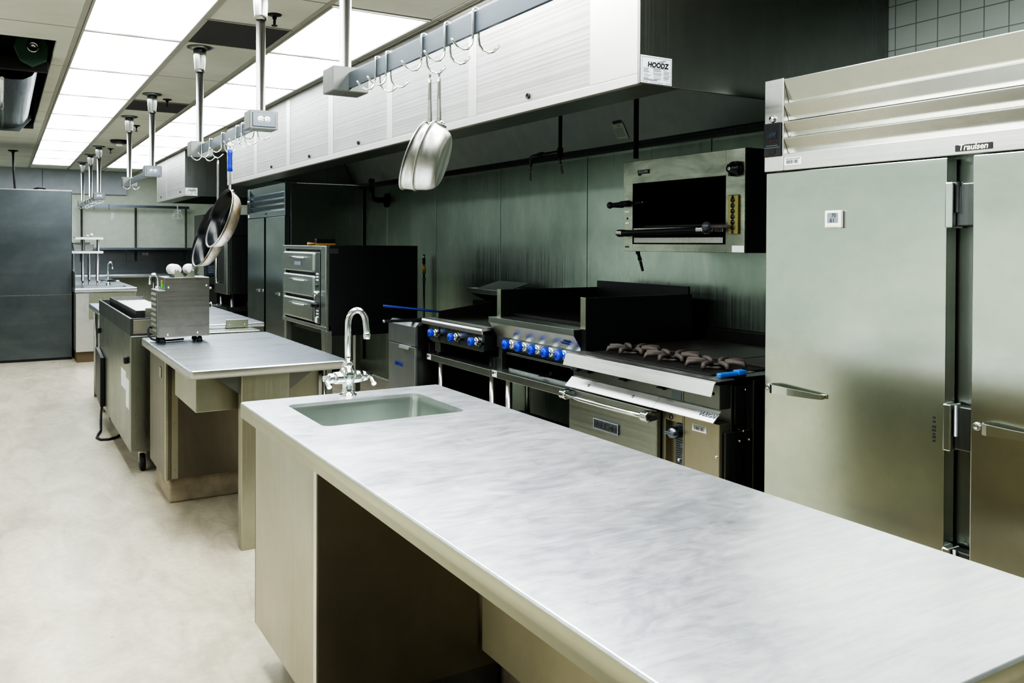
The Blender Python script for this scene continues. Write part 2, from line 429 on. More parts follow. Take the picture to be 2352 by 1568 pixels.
sprinkler(1.195, 9.55, 'dark sprinkler head between the small vent and the smoke detector')
sprinkler(1.205, 12.11, 'farthest dark sprinkler head, beyond the smoke detector')
t = thing('smoke_detector', 'round black detector with a white base light on the ceiling', 'smoke detector', (1.195, 11.06, CZ))
obj('body', MB().lathe([(0, 0), (.1, 0), (.1, -.022), (.085, -.04), (.03, -.05), (0, -.05)], (1.195, 11.06, CZ)), M['black'], t)
obj('lens', MB().lathe([(0, -.045), (.035, -.048), (.03, -.068), (0, -.07)], (1.195, 11.06, CZ)), M['white'], t)
t = thing('cord_drop', 'black power cord hanging from a ceiling plate above the big cooler', 'power cord', (.125, 13.07, CZ))
obj('ceiling_plate', MB().lathe([(0, 0), (.06, 0), (.06, -.01), (.02, -.022), (.014, -.05), (0, -.05)], (.125, 13.07, CZ)), M['blackm'], t)
obj('cord', MB().tube([(.125, 13.07, CZ-.04), (.13, 13.07, 2.4), (.15, 13.07, 2.1), (.16, 13.05, 1.9), (.15, 13.0, 1.2), (.14, 13.0, .02)], .013, 8), M['rubber'], t)
# ---- the open bay in the ceiling: motor and shiny curved duct
t = thing('fan_motor', 'green painted motor end plate with a round hub in the ceiling opening', 'motor', (.175, 6.35, 2.75))
ga = MB()
ga.prism([(.065+.0, 2.72), (.10, 2.635), (.17, 2.60), (.25, 2.645), (.262, 2.73), (.235, 2.80), (.09, 2.80)], 6.30, 6.36, 'y', .004)
obj('end_plate', ga, M['green'], t)
obj('hub', MB().lathe([(.034, 0), (.034, .03), (.024, .03), (.024, .004), (0, .004)], (.172, 6.30, 2.72), (0, -1, 0)), M['pole'], t)
obj('crossbar', MB().box(-1.25, .262, 6.36, 6.41, 2.58, 2.66, .003), M['blackm'], t)
t = thing('duct', 'shiny curved sheet-metal duct hanging in the dark ceiling opening', 'duct', (.05, 6.5, 2.6))
d = MB()
prof = [(.225, 3.2), (.225, 2.80), (.222, 2.70), (.205, 2.62), (.172, 2.565), (.12, 2.535), (.05, 2.53), (-.05, 2.54), (-.3, 2.56)]
P2 = [(x, z) for x, z in prof]
for (xa, za), (xb, zb) in zip(P2, P2[1:]):
    d.quad((xa, 6.46, za), (xa, 9.2, za), (xb, 9.2, zb), (xb, 6.46, zb))
for f in d.bm.faces: f.smooth = True
bmesh.ops.remove_doubles(d.bm, verts=d.bm.verts, dist=1e-4)
obj('sheet', d, M['ductm'], t)
obj('seam_strip', MB().tube([(.0, 6.44, 2.528), (.0, 9.2, 2.528)], .012, 8), M['chrome'], t)
obj('end_cap', MB().prism([(.235, 3.2), (.235, 2.62), (.14, 2.50), (-.3, 2.50), (-.3, 3.2)], 9.2, 9.23, 'y'), M['darksteel'], t)
obj('far_crossbar', MB().box(-1.25, .27, 9.75, 9.82, 2.6, 2.67, .003), M['blackm'], t)

# ================================================================== exhaust hoods
def sticker(parent, x0, x1, z0, z1, y):
    p = obj('sticker', MB().box(x0, x1, y-.0012, y, z0, z1), M['paper'], parent)
    w, h = x1-x0, z1-z0; cx = (x0+x1)/2; yy = y-.0018
    fr = MB()
    e = w*.03; t_ = w*.012
    fr.box(x0+e, x1-e, yy-.0002, yy, z1-e-t_, z1-e); fr.box(x0+e, x0+e+t_, yy-.0002, yy, z0+e, z1-e); fr.box(x1-e-t_, x1-e, yy-.0002, yy, z0+e, z1-e)
    fr.box(x0+e, x0+w*.22, yy-.0002, yy, z0+e, z0+e+t_); fr.box(x1-w*.22, x1-e, yy-.0002, yy, z0+e, z0+e+t_)
    rnd = random.Random(3)
    for col, (a, b) in enumerate(((.08, .33), (.36, .68), (.72, .95))):
        for k in range(7):
            zz = z0+h*(.52-.06*k)
            ln = (b-a)*rnd.uniform(.55, 1.0)
            mid = (a+b)/2 if col == 1 else a+ln/2
            fr.box(x0+w*(mid-ln/2), x0+w*(mid+ln/2), yy-.0002, yy, zz, zz+h*rnd.choice((.012, .02, .03)))
    fr.box(x0+w*.08, x0+w*.52, yy-.0002, yy, z0+h*.10, z0+h*.16)
    # swoosh
    for s_ in (0, .09):
        pts = [(x0+w*(.48+s_), z0+h*.80), (x0+w*(.60+s_), z0+h*.81), (x0+w*(.70+s_*.7), z0+h*.85), (x0+w*(.80+s_*.4), z0+h*.90), (x0+w*(.72+s_*.5), z0+h*.89), (x0+w*(.62+s_*.7), z0+h*.845), (x0+w*(.55+s_), z0+h*.82)]
        fr.prism(pts, yy-.0002, yy, 'y')
    obj('printed_lines', fr, M['greyink'], p)
    obj('lettering', text_mb('HOODZ', h*.26, (cx+w*.04, yy-.0006, z0+h*.68), *SOUTH, depth=.0003, bold=.0011, shear=.15), M['ink'], p)
    obj('lettering', text_mb('DO NOT REMOVE', h*.075, (cx, yy-.0006, z0+h*.045), *SOUTH, depth=.0002), M['greyink'], p)
    obj('lettering', text_mb('Professional Hood Cleaning', h*.06, (cx+w*.04, yy-.0006, z0+h*.585), *SOUTH, depth=.0002), M['greyink'], p)

def hood(y0, y1, panels, holes, label, st, zend=2.07):
    X = 2.04; t = thing('exhaust_hood', label, 'exhaust hood', (X, (y0+y1)/2, 2.07), 'exhaust hoods')
    s = MB()
    s.box(X+.008, X+.03, y0, y1, 2.07, CZ-.003, .002)                    # front skin
    s.box(X, X+.008, y0, y1, 2.07, 2.108, .002)                          # bottom rail
    s.box(X, X+.008, y0, y1, CZ-.022, CZ-.003, .002)                     # top rail
    prev = y0
    for a, b in panels+[(y1, y1)]:
        if a-prev > .02: s.box(X+.001, X+.008, prev+.001, a-.003, 2.1085, CZ-.0225, .002)
        prev = b+.003
    obj('front_frame', s, M['hoodtrim'], t)
    for a, b in panels: obj('front_panel', MB().box(X+.0035, X+.0078, a-.002, b+.002, 2.109, CZ-.023), M['hood'], t)
    for hy in holes:
        obj('plug_hole', MB().lathe([(0, .004), (.008, .004), (.010, .009), (.013, .009), (.013, 0)], (X+.003, hy, 2.137), (-1, 0, 0), 14), M['blackm'], t)
    obj('end_panel', MB().box(X+.001, WX-.002, y0-.012, y0-.0005, 2.07, CZ-.003, .002), M['hooddark'], t)
    obj('end_panel', MB().box(X+.001, WX-.002, y1+.0005, y1+.012, zend, CZ-.003, .002), M['hooddark'], t)
    lip = MB(); lip.box(X+.031, X+.21, y0, y1, 2.07, 2.075); lip.box(X+.205, X+.21, y0, y1, 2.0755, 2.13)
    obj('bottom_lip', lip, M['hooddark'], t)
    pl = MB().prism([(WX-.014, 2.125), (WX-.014, CZ-.02), (3.2, CZ-.02), (3.2, CZ-.05), (WX-.06, 2.125)], y0+.01, y1-.01, 'y')
    obj('back_plenum', pl, M['plenum'], t)
    ch = MB(); ch.box(WX-.05, WX-.013, y0+.01, y1-.01, 2.075, 2.10, .003); ch.box(WX-.03, WX-.013, y0+.01, y1-.01, 2.101, 2.122)
    obj('wall_channel', ch, M['darksteel'], t)
    if st: sticker(t, X+.006, X+.158, 2.075, 2.178, y0-.0125)
    return t
h1 = hood(2.485, 9.236, [(2.79, 3.745), (3.835, 4.815), (4.905, 5.895), (6.005, 6.965), (7.07, 8.02), (8.13, 8.99)], (3.254, 5.387, 6.447, 7.526),
     'long stainless exhaust hood with ribbed front panels over the ranges and ovens', True, 2.13)
hood(11.683, 14.01, [(11.74, 13.10), (13.16, 13.97)], (12.0, 13.6), 'short stainless exhaust hood farther back, beyond the hanging frying pans', True)

def paper_tag(loc, rx, lb):
    t = thing('inspection_tag', lb, 'tag', loc, 'inspection tags under the hood')
    x, y, z = loc
    # the hood's back slopes: the tag lies on it
    dx = (WX-.06-3.2)/(CZ-.05-2.125)
    def P(u, w, off=.004): return (x-w*dx-off*.6, y-u, z+w-off*.5)
    m = MB(); m.quad(P(-.055, -.045), P(.055, -.05), P(.055, .045), P(-.055, .045)); obj('paper', m, M['greenpaper'], t)
    k = MB()
    for i in range(6):
        w = .012-.009*i; k.quad(P(-.045, w, .006), P(.04, w, .006), P(.04, w+.004, .006), P(-.045, w+.004, .006))
    k.quad(P(.0, .026, .006), P(.014, .026, .006), P(.014, .038, .006), P(.0, .038, .006))
    obj('printed_lines', k, M['greyink'], t)
    c_ = MB(); c_.quad(P(-.04, .046, .007), P(.04, .046, .007), P(.04, .062, .007), P(-.04, .062, .007)); obj('clip', c_, M['black'], t)
def slope_x(z): return WX-.06-(z-2.125)*(WX-.06-3.2)/(CZ-.05-2.125)
paper_tag((slope_x(2.20)-.003, 4.33, 2.20), 0, 'printed inspection tag with a black clip under the long hood near the broiler')
paper_tag((slope_x(2.19)-.003, 7.55, 2.19), 0, 'dim inspection tag under the long hood behind the aluminium pans')

# fire suppression pipes
def nozzle(parent, p, d):
    d = Vector(d).normalized(); p = Vector(p)
    m = MB(); m.cyl(p, p+d*.018, .009, 10); m.cyl(p+d*.022, p+d*.04, .011, 10); m.cyl(p+d*.046, p+d*.10, .0085, 12, .0075)
    obj('nozzle', m, M['chrome'], parent)
t = thing('suppression_pipe', 'black drop pipe with a side arm and two chrome nozzles above the griddle', 'pipe', (2.9, 4.256, 2.45))
m = MB(); m.cyl((2.9, 4.256, 2.49), (2.9, 4.256, 1.985), .012, 12); m.cyl((2.9, 4.256, 2.05), (2.9, 4.256, 2.0), .018, 12)
m.tube([(2.9, 4.256, 2.025), (2.9, 4.42, 2.025), (2.9, 4.55, 2.025), (2.9, 4.585, 2.018), (2.9, 4.59, 2.0), (2.9, 4.59, 1.965)], .012, 10); m.cyl((2.9, 4.45, 2.025), (2.9, 4.49, 2.025), .018, 12)
obj('pipe', m, M['black'], t); nozzle(t, (2.895, 4.256, 1.985), (0, -.35, -1)); nozzle(t, (2.895, 4.59, 1.97), (0, -.05, -1))
t = thing('suppression_pipe', 'straight black drop pipe passing behind the wall-mounted broiler', 'pipe', (2.93, 3.575, 2.45))
m = MB(); m.cyl((2.93, 3.575, 2.47), (2.93, 3.575, 1.93), .014, 12); obj('pipe', m, M['black'], t)
t = thing('wall_pipe', 'black pipe elbow with a wall flange under the far part of the long hood', 'pipe', (3.4, 8.4, 2.0))
m = MB(); m.tube([(3.33, 8.4, 2.14), (3.33, 8.4, 1.99), (3.335, 8.4, 1.945), (3.36, 8.4, 1.925), (3.4, 8.4, 1.92), (WX-.014, 8.4, 1.92)], .03, 14); obj('elbow', m, M['black'], t)
obj('flange', MB().cyl((WX-.03, 8.4, 1.92), (WX-.013, 8.4, 1.92), .075, 20), M['blackm'], t)
obj('sleeve', MB().cyl((3.33, 8.4, 2.05), (3.33, 8.4, 2.13), .034, 14), M['eqdark'], t)

# ================================================================== overhead racks
RX = 1.05
def rack(y_out, y_end, label, outlet=True, far=True, ymid=None):
    t = thing('pot_rack', label, 'pot rack', (RX, y_out, 2.67), 'pole-hung pot racks over the tables')
    def pole(y):
        p = obj('pole', MB().cyl((RX, y, 2.088), (RX, y, 2.655), .0215, 20), M['pole'], t)
        obj('collar', MB().lathe([(.0225, 0), (.028, 0), (.03, .02), (.034, .06), (.038, .10), (.038, .135), (.0225, .135)], (RX, y, 2.52), (0,0,1), 20), M['pole'], p)
        obj('ceiling_flange', MB().lathe([(0, 0), (.075, 0), (.075, -.006), (.05, -.014), (0, -.014)], (RX, y, CZ-.001), (0,0,1), 24), M['darksteel'], p)
    def jbox(y, rec):
        b = obj('junction_box', MB().box(.986, 1.117, y-.055, y+.055, 2.0, 2.087, .003), M['boxm'], t)
        if rec:
            yy = y-.055
            pl = obj('faceplate', MB().box(.998, 1.105, yy-.006, yy-.0005, 2.010, 2.077, .0025), M['rail'], b)
            for xx in (1.035, 1.066):
                obj('receptacle', MB().lathe([(0, .003), (.013, .003), (.0145, 0)], (xx, yy-.006, 2.045), (0, -1, 0), 18), M['cream'], b)
            k = MB()
            for xx in (1.035, 1.066):
                k.box(xx-.005, xx+.004, yy-.0098, yy-.0092, 2.0495, 2.0515); k.box(xx-.004, xx+.003, yy-.0098, yy-.0092, 2.0365, 2.0385); k.cyl((xx+.008, yy-.0092, 2.045), (xx+.008, yy-.0098, 2.045), .0022, 8)
            k.cyl((1.0505, yy-.006, 2.045), (1.0505, yy-.0072, 2.045), .0025, 8)
            obj('outlet_slots', k, M['ink'], b)
    if outlet: pole(y_out); jbox(y_out, True)
    if far: pole(y_end); jbox(y_end, False)
    if ymid: pole(ymid)
    a = y_out+.056 if outlet else y_out; b = y_end-.056
    obj('rail', MB().box(RX-.005, RX+.005, a, b, 2.012, 2.068, .001), M['rail'], t)
rack(.35, 2.905, 'nearest pot rack, over the sink table, with aluminium pans on its rail', outlet=False)
rack(4.06, 5.505, 'second pot rack, with an outlet box, carrying the two black frying pans')
rack(7.45, 8.90, 'third pot rack with an outlet box, between the frying pans and the wall shelf')
rack(11.90, 14.45, 'farthest pot rack on three thin poles, in front of the back wall', ymid=13.08)

HK = []
def make_hook(lb, grp):
    t = thing('rack_hook', lb, 'hook', (RX, 0, 2.068), grp)
    m = MB()
    z0 = 2.068
    front = [(RX-.0085, 0, z0+.002), (RX-.0085, 0, 2.0), (RX-.011, 0, 1.984), (RX-.022, 0, 1.970), (RX-.038, 0, 1.966), (RX-.054, 0, 1.972), (RX-.066, 0, 1.984), (RX-.071, 0, 1.991)]
    back = [(RX+.0085, 0, z0+.002), (RX+.0085, 0, 2.0), (RX+.011, 0, 1.984), (RX+.022, 0, 1.970), (RX+.038, 0, 1.966), (RX+.054, 0, 1.972), (RX+.066, 0, 1.984), (RX+.071, 0, 1.991)]
    m.tube(front[::-1]+[(RX-.006, 0, z0+.007), (RX, 0, z0+.0095), (RX+.006, 0, z0+.007)]+back, .0032, 8)
    obj('wire', m, M['chrome'], t, local=False)
    return t
hk0 = None
def hook(y, lb, grp):
    global hk0
    if hk0 is None: hk0 = make_hook(lb, grp); o = hk0
    else:
        o = copy_tree(hk0); o['label'] = lb; o['group'] = grp
    o.location = (RX, y, 2.068); return o
GA = 'double wire hooks on the nearest rack'; GB = 'double wire hooks on the second rack'; GC = 'double wire hooks on the far racks'
hook(2.60, 'empty wire hook closest to the blank box of the nearest rack', GA)
hook(2.51, 'empty wire hook second from the blank box on the nearest rack', GA)
HPAN = 2.245
hook(HPAN, 'wire hook holding the two aluminium pans', GA)
hook(2.094, 'empty wire hook just in front of the aluminium pans', GA)
hook(1.931, 'empty wire hook nearest the camera on the first rack', GA)
hook(5.40, 'empty wire hook against the blank box of the second rack', GB)
hook(4.86, 'empty wire hook between the two frying pans', GB)
hook(5.18, 'wire hook holding the big black frying pan', GB)
hook(4.52, 'wire hook holding the frying pan with the blue handle sleeve', GB)
hook(4.40, 'empty wire hook just in front of the blue-handled pan', GB)
hook(4.15, 'empty wire hook right behind the outlet box of the second rack', GB)
hook(8.75, 'empty wire hook at the blank box of the third rack', GC)
for y, lb in ((14.2, 'empty wire hook at the very end of the farthest rack'), (13.6, 'second empty wire hook from the end of the farthest rack'), (13.25, 'empty wire hook by the middle pole of the farthest rack'), (12.5, 'empty wire hook in front of the middle pole of the farthest rack'), (12.05, 'empty wire hook at the outlet box of the farthest rack')):
    hook(y, lb, GC)

RT = Vector((.857, -.516, 0)); FW = Vector((.516, .857, 0))
def pan_matrix(top, D, tilt):
    """hang a pan: handle straight up to the point top, opening toward D"""
    D = Vector(D).normalized(); Z = Vector((0,0,1)); c_, s_ = math.cos(tilt), math.sin(tilt)
    ex = Z*c_-D*s_; ez = Z*s_+D*c_; ey = ez.cross(ex)
    R_ = Matrix((ex, ey, ez)).transposed().to_4x4(); return R_
def pan(name, label, cat, grp, top, D, tilt, R, r, H, wall, hl, outm, inm, handlem, sleeve=None, rivets=True):
    """local frame: rim plane z=0, opening +z, handle along +x rising by tilt"""
    t = thing(name, label, cat, top, grp)
    Rm = pan_matrix(top, D, tilt)
    hd = Vector((math.cos(tilt), 0, math.sin(tilt)))                 # handle direction, local
    # the handle starts on the wall just under the rim and ends at the hook
    start = Vector((R-.004, 0, -.012)); end = start+hd*hl
    off = Matrix.Translation(-end)
    T = Rm @ off
    def put(nm_, mb, m, par):
        mb.xf(T); return obj(nm_, mb, m, par, local=True)
    n = 40
    mid = [(R, 0), (R+(r-R)*.12, -H*.22), (R+(r-R)*.32, -H*.55), (R+(r-R)*.62, -H*.84), (r, -H*.98), (r*.92, -H)]
    ob = MB().lathe([(R+.004, .002), (R+.005, -.002)]+[(a+.0005, b) for a, b in mid]+[(0, -H)], (0,0,0), (0,0,1), n)
    body = put('body', ob, outm, t)
    inn = [(R+.004, .002), (R-wall, .001)]+[(max(a-wall, .01), b+wall) for a, b in mid[1:]]+[(0, -H+wall)]
    put('inside', MB().lathe(inn, (0,0,0), (0,0,1), n), inm, t)
    h = MB()
    # flat handle with two raised edges
    side = Vector((0,1,0)); nrm = hd.cross(side)
    for k in range(12):
        pass
    prof = [(0, .010, .006), (.15, .0075, .0055), (.55, .0075, .005), (.92, .010, .0045), (1.0, .007, .004)]
    rings = []
    for f_, w_, th in prof:
        c0 = start+hd*(hl-.006)*f_
        rings.append([h.bm.verts.new(c0+side*a*w_+nrm*b*th) for a, b in ((-1,-.6), (-.55,-1), (.55,-1), (1,-.6), (1,.6), (.55,1), (-.55,1), (-1,.6))])
    for A, B in zip(rings, rings[1:]):
        for k in range(8): h.bm.faces.new((A[k], A[(k+1) % 8], B[(k+1) % 8], B[k]))
    h.bm.faces.new(rings[0][::-1]); h.bm.faces.new(rings[-1])
    h.tube([end+side*.0, end+side*.006+hd*.006, end+hd*.012, end-side*.006+hd*.006], .0028, 6, closed=True)
    # mounting plate down the wall
    pth = [start+Vector((.004, 0, .004)), Vector((mid[1][0]+.004, 0, mid[1][1])), Vector((mid[2][0]+.004, 0, mid[2][1]))]
    for s_ in (-1, 1): h.tube([p+side*s_*.012 for p in pth], .004, 6)
    hand = put('handle', h, handlem, t)
    if sleeve:
        sm = MB(); a = start+hd*hl*.46; b = start+hd*hl*.97
        sm.tube([a, a+(b-a)*.03, a+(b-a)*.2, a+(b-a)*.4, a+(b-a)*.6, a+(b-a)*.8, a+(b-a)*.97, b], [.010, .0135, .0115, .0125, .0115, .0125, .0125, .008], 12)
        put('handle_sleeve', sm, sleeve, hand)
    if rivets:
        rv = MB()
        for s_ in (-1, 1): rv.sphere(Vector((mid[1][0]+.007, s_*.012, mid[1][1]-.006)), .0055, 8)
        put('rivets', rv, M['chrome'], hand)
    return t
DA = -RT*math.cos(.10)+FW*math.sin(.10)
hp = Vector((RX+.036, HPAN, 1.958))
pan('saucepan', 'right-hand aluminium pan on the nearest rack, its dented bottom facing the range', 'pan', 'aluminium pans on the nearest rack', hp+RT*.012, DA, .30, .103, .075, .058, .002, .142, M['alu'], M['alu'], M['pole'])
pan('saucepan', 'left-hand aluminium pan on the nearest rack, stained, nested behind the other', 'pan', 'aluminium pans on the nearest rack', hp-RT*.017+FW*.02, DA, .36, .103, .078, .058, .002, .142, M['alu'], M['alu'], M['pole'])
DB = -RT*math.cos(.64)-FW*math.sin(.64)
pan('frying_pan', 'larger black nonstick frying pan with a bare metal handle on the second rack', 'frying pan', 'black frying pans on the second rack', Vector((RX+.040, 5.18, 1.957)), DB, .32, .19, .15, .072, .003, .275, M['panout'], M['nonstick'], M['pole'])
pan('frying_pan', 'smaller black nonstick frying pan with a blue handle sleeve on the second rack', 'frying pan', 'black frying pans on the second rack', Vector((RX-.038, 4.52, 1.957)), DB, .32, .155, .122, .066, .003, .225, M['panout'], M['nonstick'], M['pole'], sleeve=M['sleeve'])

# ================================================================== the sink table in front
def round_rect(x0, x1, y0, y1, r, n=5):
    pts = []
    for cx, cy, a0 in ((x1-r, y1-r, 0), (x0+r, y1-r, PI/2), (x0+r, y0+r, PI), (x1-r, y0+r, 1.5*PI)):
        for k in range(n+1): a = a0+PI/2*k/n; pts.append((cx+r*math.cos(a), cy+r*math.sin(a)))
    return pts
def worktop(x0, x1, y0, y1, z, thick, hole=None, r=.012, edge=.005, part='all'):
    """sheet top with rolled edge and apron; hole = rounded opening"""
    mb = MB(); bm = mb.bm
    loops = [(0, z-thick), (0, z-edge), (edge*.3, z-edge*.3), (edge, z)]
    rings = []
    for ins, zz in loops:
        rings.append([bm.verts.new((x, y, zz)) for x, y in round_rect(x0+ins, x1-ins, y0+ins, y1-ins, max(r-ins, .003))])
    lo_, hi_ = (0, 1) if part == 'apron' else ((1, 3) if part == 'top' else (0, 3))
    for i in range(lo_, hi_):
        A, B = rings[i], rings[i+1]
        for k in range(len(A)):
            f = bm.faces.new((A[k], A[(k+1) % len(A)], B[(k+1) % len(A)], B[k])); f.smooth = True
    top = rings[-1]
    if part != 'apron':
        if hole:
            te = [bm.edges.get((top[k], top[(k+1) % len(top)])) for k in range(len(top))]
            hv = [bm.verts.new((x, y, z)) for x, y in hole]
            he = [bm.edges.new((hv[k], hv[(k+1) % len(hv)])) for k in range(len(hv))]
            bmesh.ops.triangle_fill(bm, use_beauty=True, use_dissolve=False, edges=te+he, normal=(0,0,1))
            lo = [bm.verts.new((x, y, z-.012)) for x, y in hole]
            for k in range(len(hv)): bm.faces.new((hv[(k+1) % len(hv)], hv[k], lo[k], lo[(k+1) % len(hv)]))
        else: bm.faces.new(top)
    if part != 'top':
        under = [bm.verts.new((x, y, z-thick)) for x, y in round_rect(x0+.02, x1-.02, y0+.02, y1-.02, .003)]
        for k in range(len(under)): bm.faces.new((rings[0][(k+1) % len(under)], rings[0][k], under[k], under[(k+1) % len(under)]))
        un2 = [bm.verts.new((v_.co.x, v_.co.y, z-.006)) for v_ in under]
        for k in range(len(under)): bm.faces.new((under[(k+1) % len(under)], under[k], un2[k], un2[(k+1) % len(under)]))
        if not hole: bm.faces.new(un2[::-1])
    for v_ in [v_ for v_ in bm.verts if not v_.link_faces]: bm.verts.remove(v_)
    return mb
def table_top(t, m1, m2, x0, x1, y0, y1, z, thick, hole=None, r=.012, edge=.005):
    o = obj('worktop', worktop(x0, x1, y0, y1, z, thick, hole, r, edge, 'top'), m1, t)
    obj('apron', worktop(x0, x1, y0, y1, z, thick, hole, r, edge, 'apron'), m2, t)
    return o
T1 = thing('sink_table', 'large stainless worktable with a square sink at its far end, filling the foreground', 'worktable', (1.115, 1.86, 0))
hole = round_rect(.852, 1.35, 2.537, 2.942, .03)
table_top(T1, M['top'], M['apron'], .725, 1.505, .634, 3.082, .9, .052, hole)
b = MB(); bm = b.bm
hr = [round_rect(.852, 1.35, 2.537, 2.942, .03), round_rect(.856, 1.346, 2.541, 2.938, .03), round_rect(.862, 1.34, 2.547, 2.932, .04), round_rect(.89, 1.31, 2.575, 2.905, .04)]
rg = [[bm.verts.new((x, y, zz)) for x, y in h_] for h_, zz in zip(hr, (.888, .87, .69, .66))]
for A, B in zip(rg, rg[1:]):
    for k in range(len(A)):
        f = bm.faces.new((B[k], B[(k+1) % len(A)], A[(k+1) % len(A)], A[k])); f.smooth = True
bm.faces.new(rg[-1])
bs = obj('sink_basin', b, M['sink'], T1)
obj('drain', MB().lathe([(.0, .004), (.03, .004), (.045, .001), (.045, 0)], (1.10, 2.74, .661)), M['chrome'], bs)
pd = MB()
pd.box(.755, .76, 2.313, 2.985, .14, .846, .001); pd.box(.755, 1.40, 2.98, 2.985, .14, .846); pd.box(1.395, 1.40, 2.318, 2.98, .14, .846); pd.box(.76, 1.395, 2.318, 2.98, .14, .15)
pdo = obj('pedestal', pd, M['panel'], T1)
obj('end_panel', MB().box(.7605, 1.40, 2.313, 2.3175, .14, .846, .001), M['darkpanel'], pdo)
obj('corner_trim', MB().box(.7535, .7575, 2.3115, 2.335, .14, .846, .001), M['bright'], T1)
obj('back_panel', MB().box(1.282, 1.288, .75, 2.3, .2, .846, .001), M['skirt'], T1)
pl = MB(); pl.box(.84, 1.38, 2.36, 2.95, 0, .14, .01); obj('plinth', pl, M['darksteel'], T1)
obj('plinth', MB().box(1.40, 1.50, .76, 2.47, 0, .2, .01), M['concrete'], T1)

# faucet on the sink table
FX, FY = 1.105, 3.02
t = thing('faucet', 'chrome gooseneck faucet with two lever handles on the sink table', 'faucet', (FX, FY, .9))
m = MB(); m.lathe([(0, 0), (.034, 0), (.034, .004), (.026, .008), (.022, .02), (.021, .045), (.03, .06), (.034, .075), (.032, .092), (.022, .105), (.02, .112), (0, .112)], (FX, FY, .9), (0,0,1), 24)
m.lathe([(0, -.056), (.021, -.056), (.023, -.04), (.024, 0), (.023, .04), (.021, .056), (0, .056)], (FX, FY, .968), (1,0,0), 20)
body = obj('body', m, M['chrome'], t)
sp = [(FX, FY, 1.01), (FX, FY, 1.16)]
ca = math.atan2(-.18, .98)
for k in range(1, 13):
    a = PI*k/12
    sp.append((FX+.033*(1-math.cos(a)), FY-.006*(1-math.cos(a)), 1.165+.052*math.sin(a)))
ex_ = sp[-1]; sp.append((ex_[0]+.003, ex_[1], 1.14)); sp.append((ex_[0]+.004, ex_[1], 1.128))
spo = obj('spout', MB().tube(sp, .0118, 16), M['chrome'], t)
obj('aerator', MB().lathe([(.0, 0), (.013, 0), (.0135, .02), (.012, .024), (0, .024)], (ex_[0]+.004, ex_[1], 1.108)), M['chrome'], spo)
obj('collar', MB().lathe([(0, 0), (.019, 0), (.021, .008), (.019, .02), (.014, .024), (.014, .032), (0, .032)], (FX, FY, 1.008), (0,0,1), 8), M['chrome'], spo)
for s_ in (-1, 1):
    h = MB(); h.lathe([(0, 0), (.017, 0), (.019, .004), (.018, .02), (.011, .024), (.010, .042), (0, .044)], (FX+s_*.054, FY, .968), (s_, 0, 0), 16)
    h.tube([(FX+s_*.088, FY, .968), (FX+s_*.087, FY-.022, .956), (FX+s_*.086, FY-.045, .943)], [.006, .0075, .009], 10)
    obj('handle', h, M['chrome'], t)

# ================================================================== second worktable
T2 = thing('worktable', 'second stainless worktable behind the sink table, the roller machine standing on it', 'worktable', (1.11, 4.83, 0))
table_top(T2, M['top2'], M['apron2'], .73, 1.495, 4.066, 5.62, .88, .042, None, .02, .006)
obj('drawer_housing', MB().box(.79, 1.395, 4.24, 4.8, .652, .8372, .003), M['panel'], T2)
obj('support_post', MB().box(.972, 1.205, 4.10, 4.165, 0, .8372, .004), M['panel'], T2)
gs = MB()  # thin triangles beside the post: a reflection modelled as sheet shapes
gs.prism([(.848, .8372), (.972, .8372), (.972, .742)], 4.13, 4.134, 'y'); obj('reflection_wedge', gs, M['eqdark'], T2)
gs = MB(); gs.prism([(1.335, .8372), (1.205, .8372), (1.205, .742)], 4.13, 4.134, 'y'); obj('reflection_wedge', gs, M['eqdark'], T2)
p2 = MB(); p2.box(.77, .80, 4.98, 5.55, .15, .8372, .003); p2.box(.80, 1.42, 5.0, 5.55, .15, .8372, .002)
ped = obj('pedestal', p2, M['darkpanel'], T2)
obj('corner_trim', MB().box(.767, .783, 4.972, 4.99, .15, .8372, .003), M['apron'], ped)
st = MB(); st.box(.802, .838, 4.992, 4.9995, .15, .8372, .001)
for z in (.2, .46, .7): st.sphere((.82, 4.991, z), .004, 8)
obj('edge_strip', st, M['panel'], ped)
obj('switch_plate', MB().box(.7655, .7698, 5.12, 5.17, .70, .76, .002), M['apron'], ped)
obj('plinth', MB().box(.80, 1.40, 5.05, 5.52, 0, .15, .012), M['concrete'], T2)
obj('riser_pipe', MB().cyl((1.41, 4.2, 0), (1.41, 4.2, .836), .012, 10), M['pole'], T2)

# roller machine on the second table
t = thing('roller_machine', 'stainless tabletop machine with two white rollers on top, on rubber feet', 'kitchen machine', (.91, 5.35, .88))
x0, x1, ya, yb = .765, 1.052, 5.235, 5.47
side = [(x0, .918), (x1, .918), (x1, 1.262), (.805, 1.262), (.805, 1.188), (x0, 1.188)]
obj('housing', MB().prism(side, ya+.002, yb, 'y', .002), M['eqdark'], t)
sp_ = [(x0+.006, .916), (x1+.001, .916), (x1+.001, 1.260), (.811, 1.260), (.811, 1.186), (x0+.006, 1.186)]
fp = obj('side_panel', MB().prism(sp_, ya-.003, ya+.0015, 'y', .0008), M['eqside'], t)
for x, z in ((.826, 1.205), (1.037, 1.213), (.822, .93), (.987, .936)): obj('screw', MB().lathe([(0, .004), (.004, .003), (.006, 0)], (x, ya-.003, z), (0,-1,0), 10), M['chrome'], fp)
lv = MB()
for k in range(8):
    z = .945+k*.03
    lv.prism([(x0-.0005, z), (x0-.007, z+.003), (x0-.0005, z+.016)], ya+.03, yb-.03, 'y')
obj('vent_slots', lv, M['panel'], t)
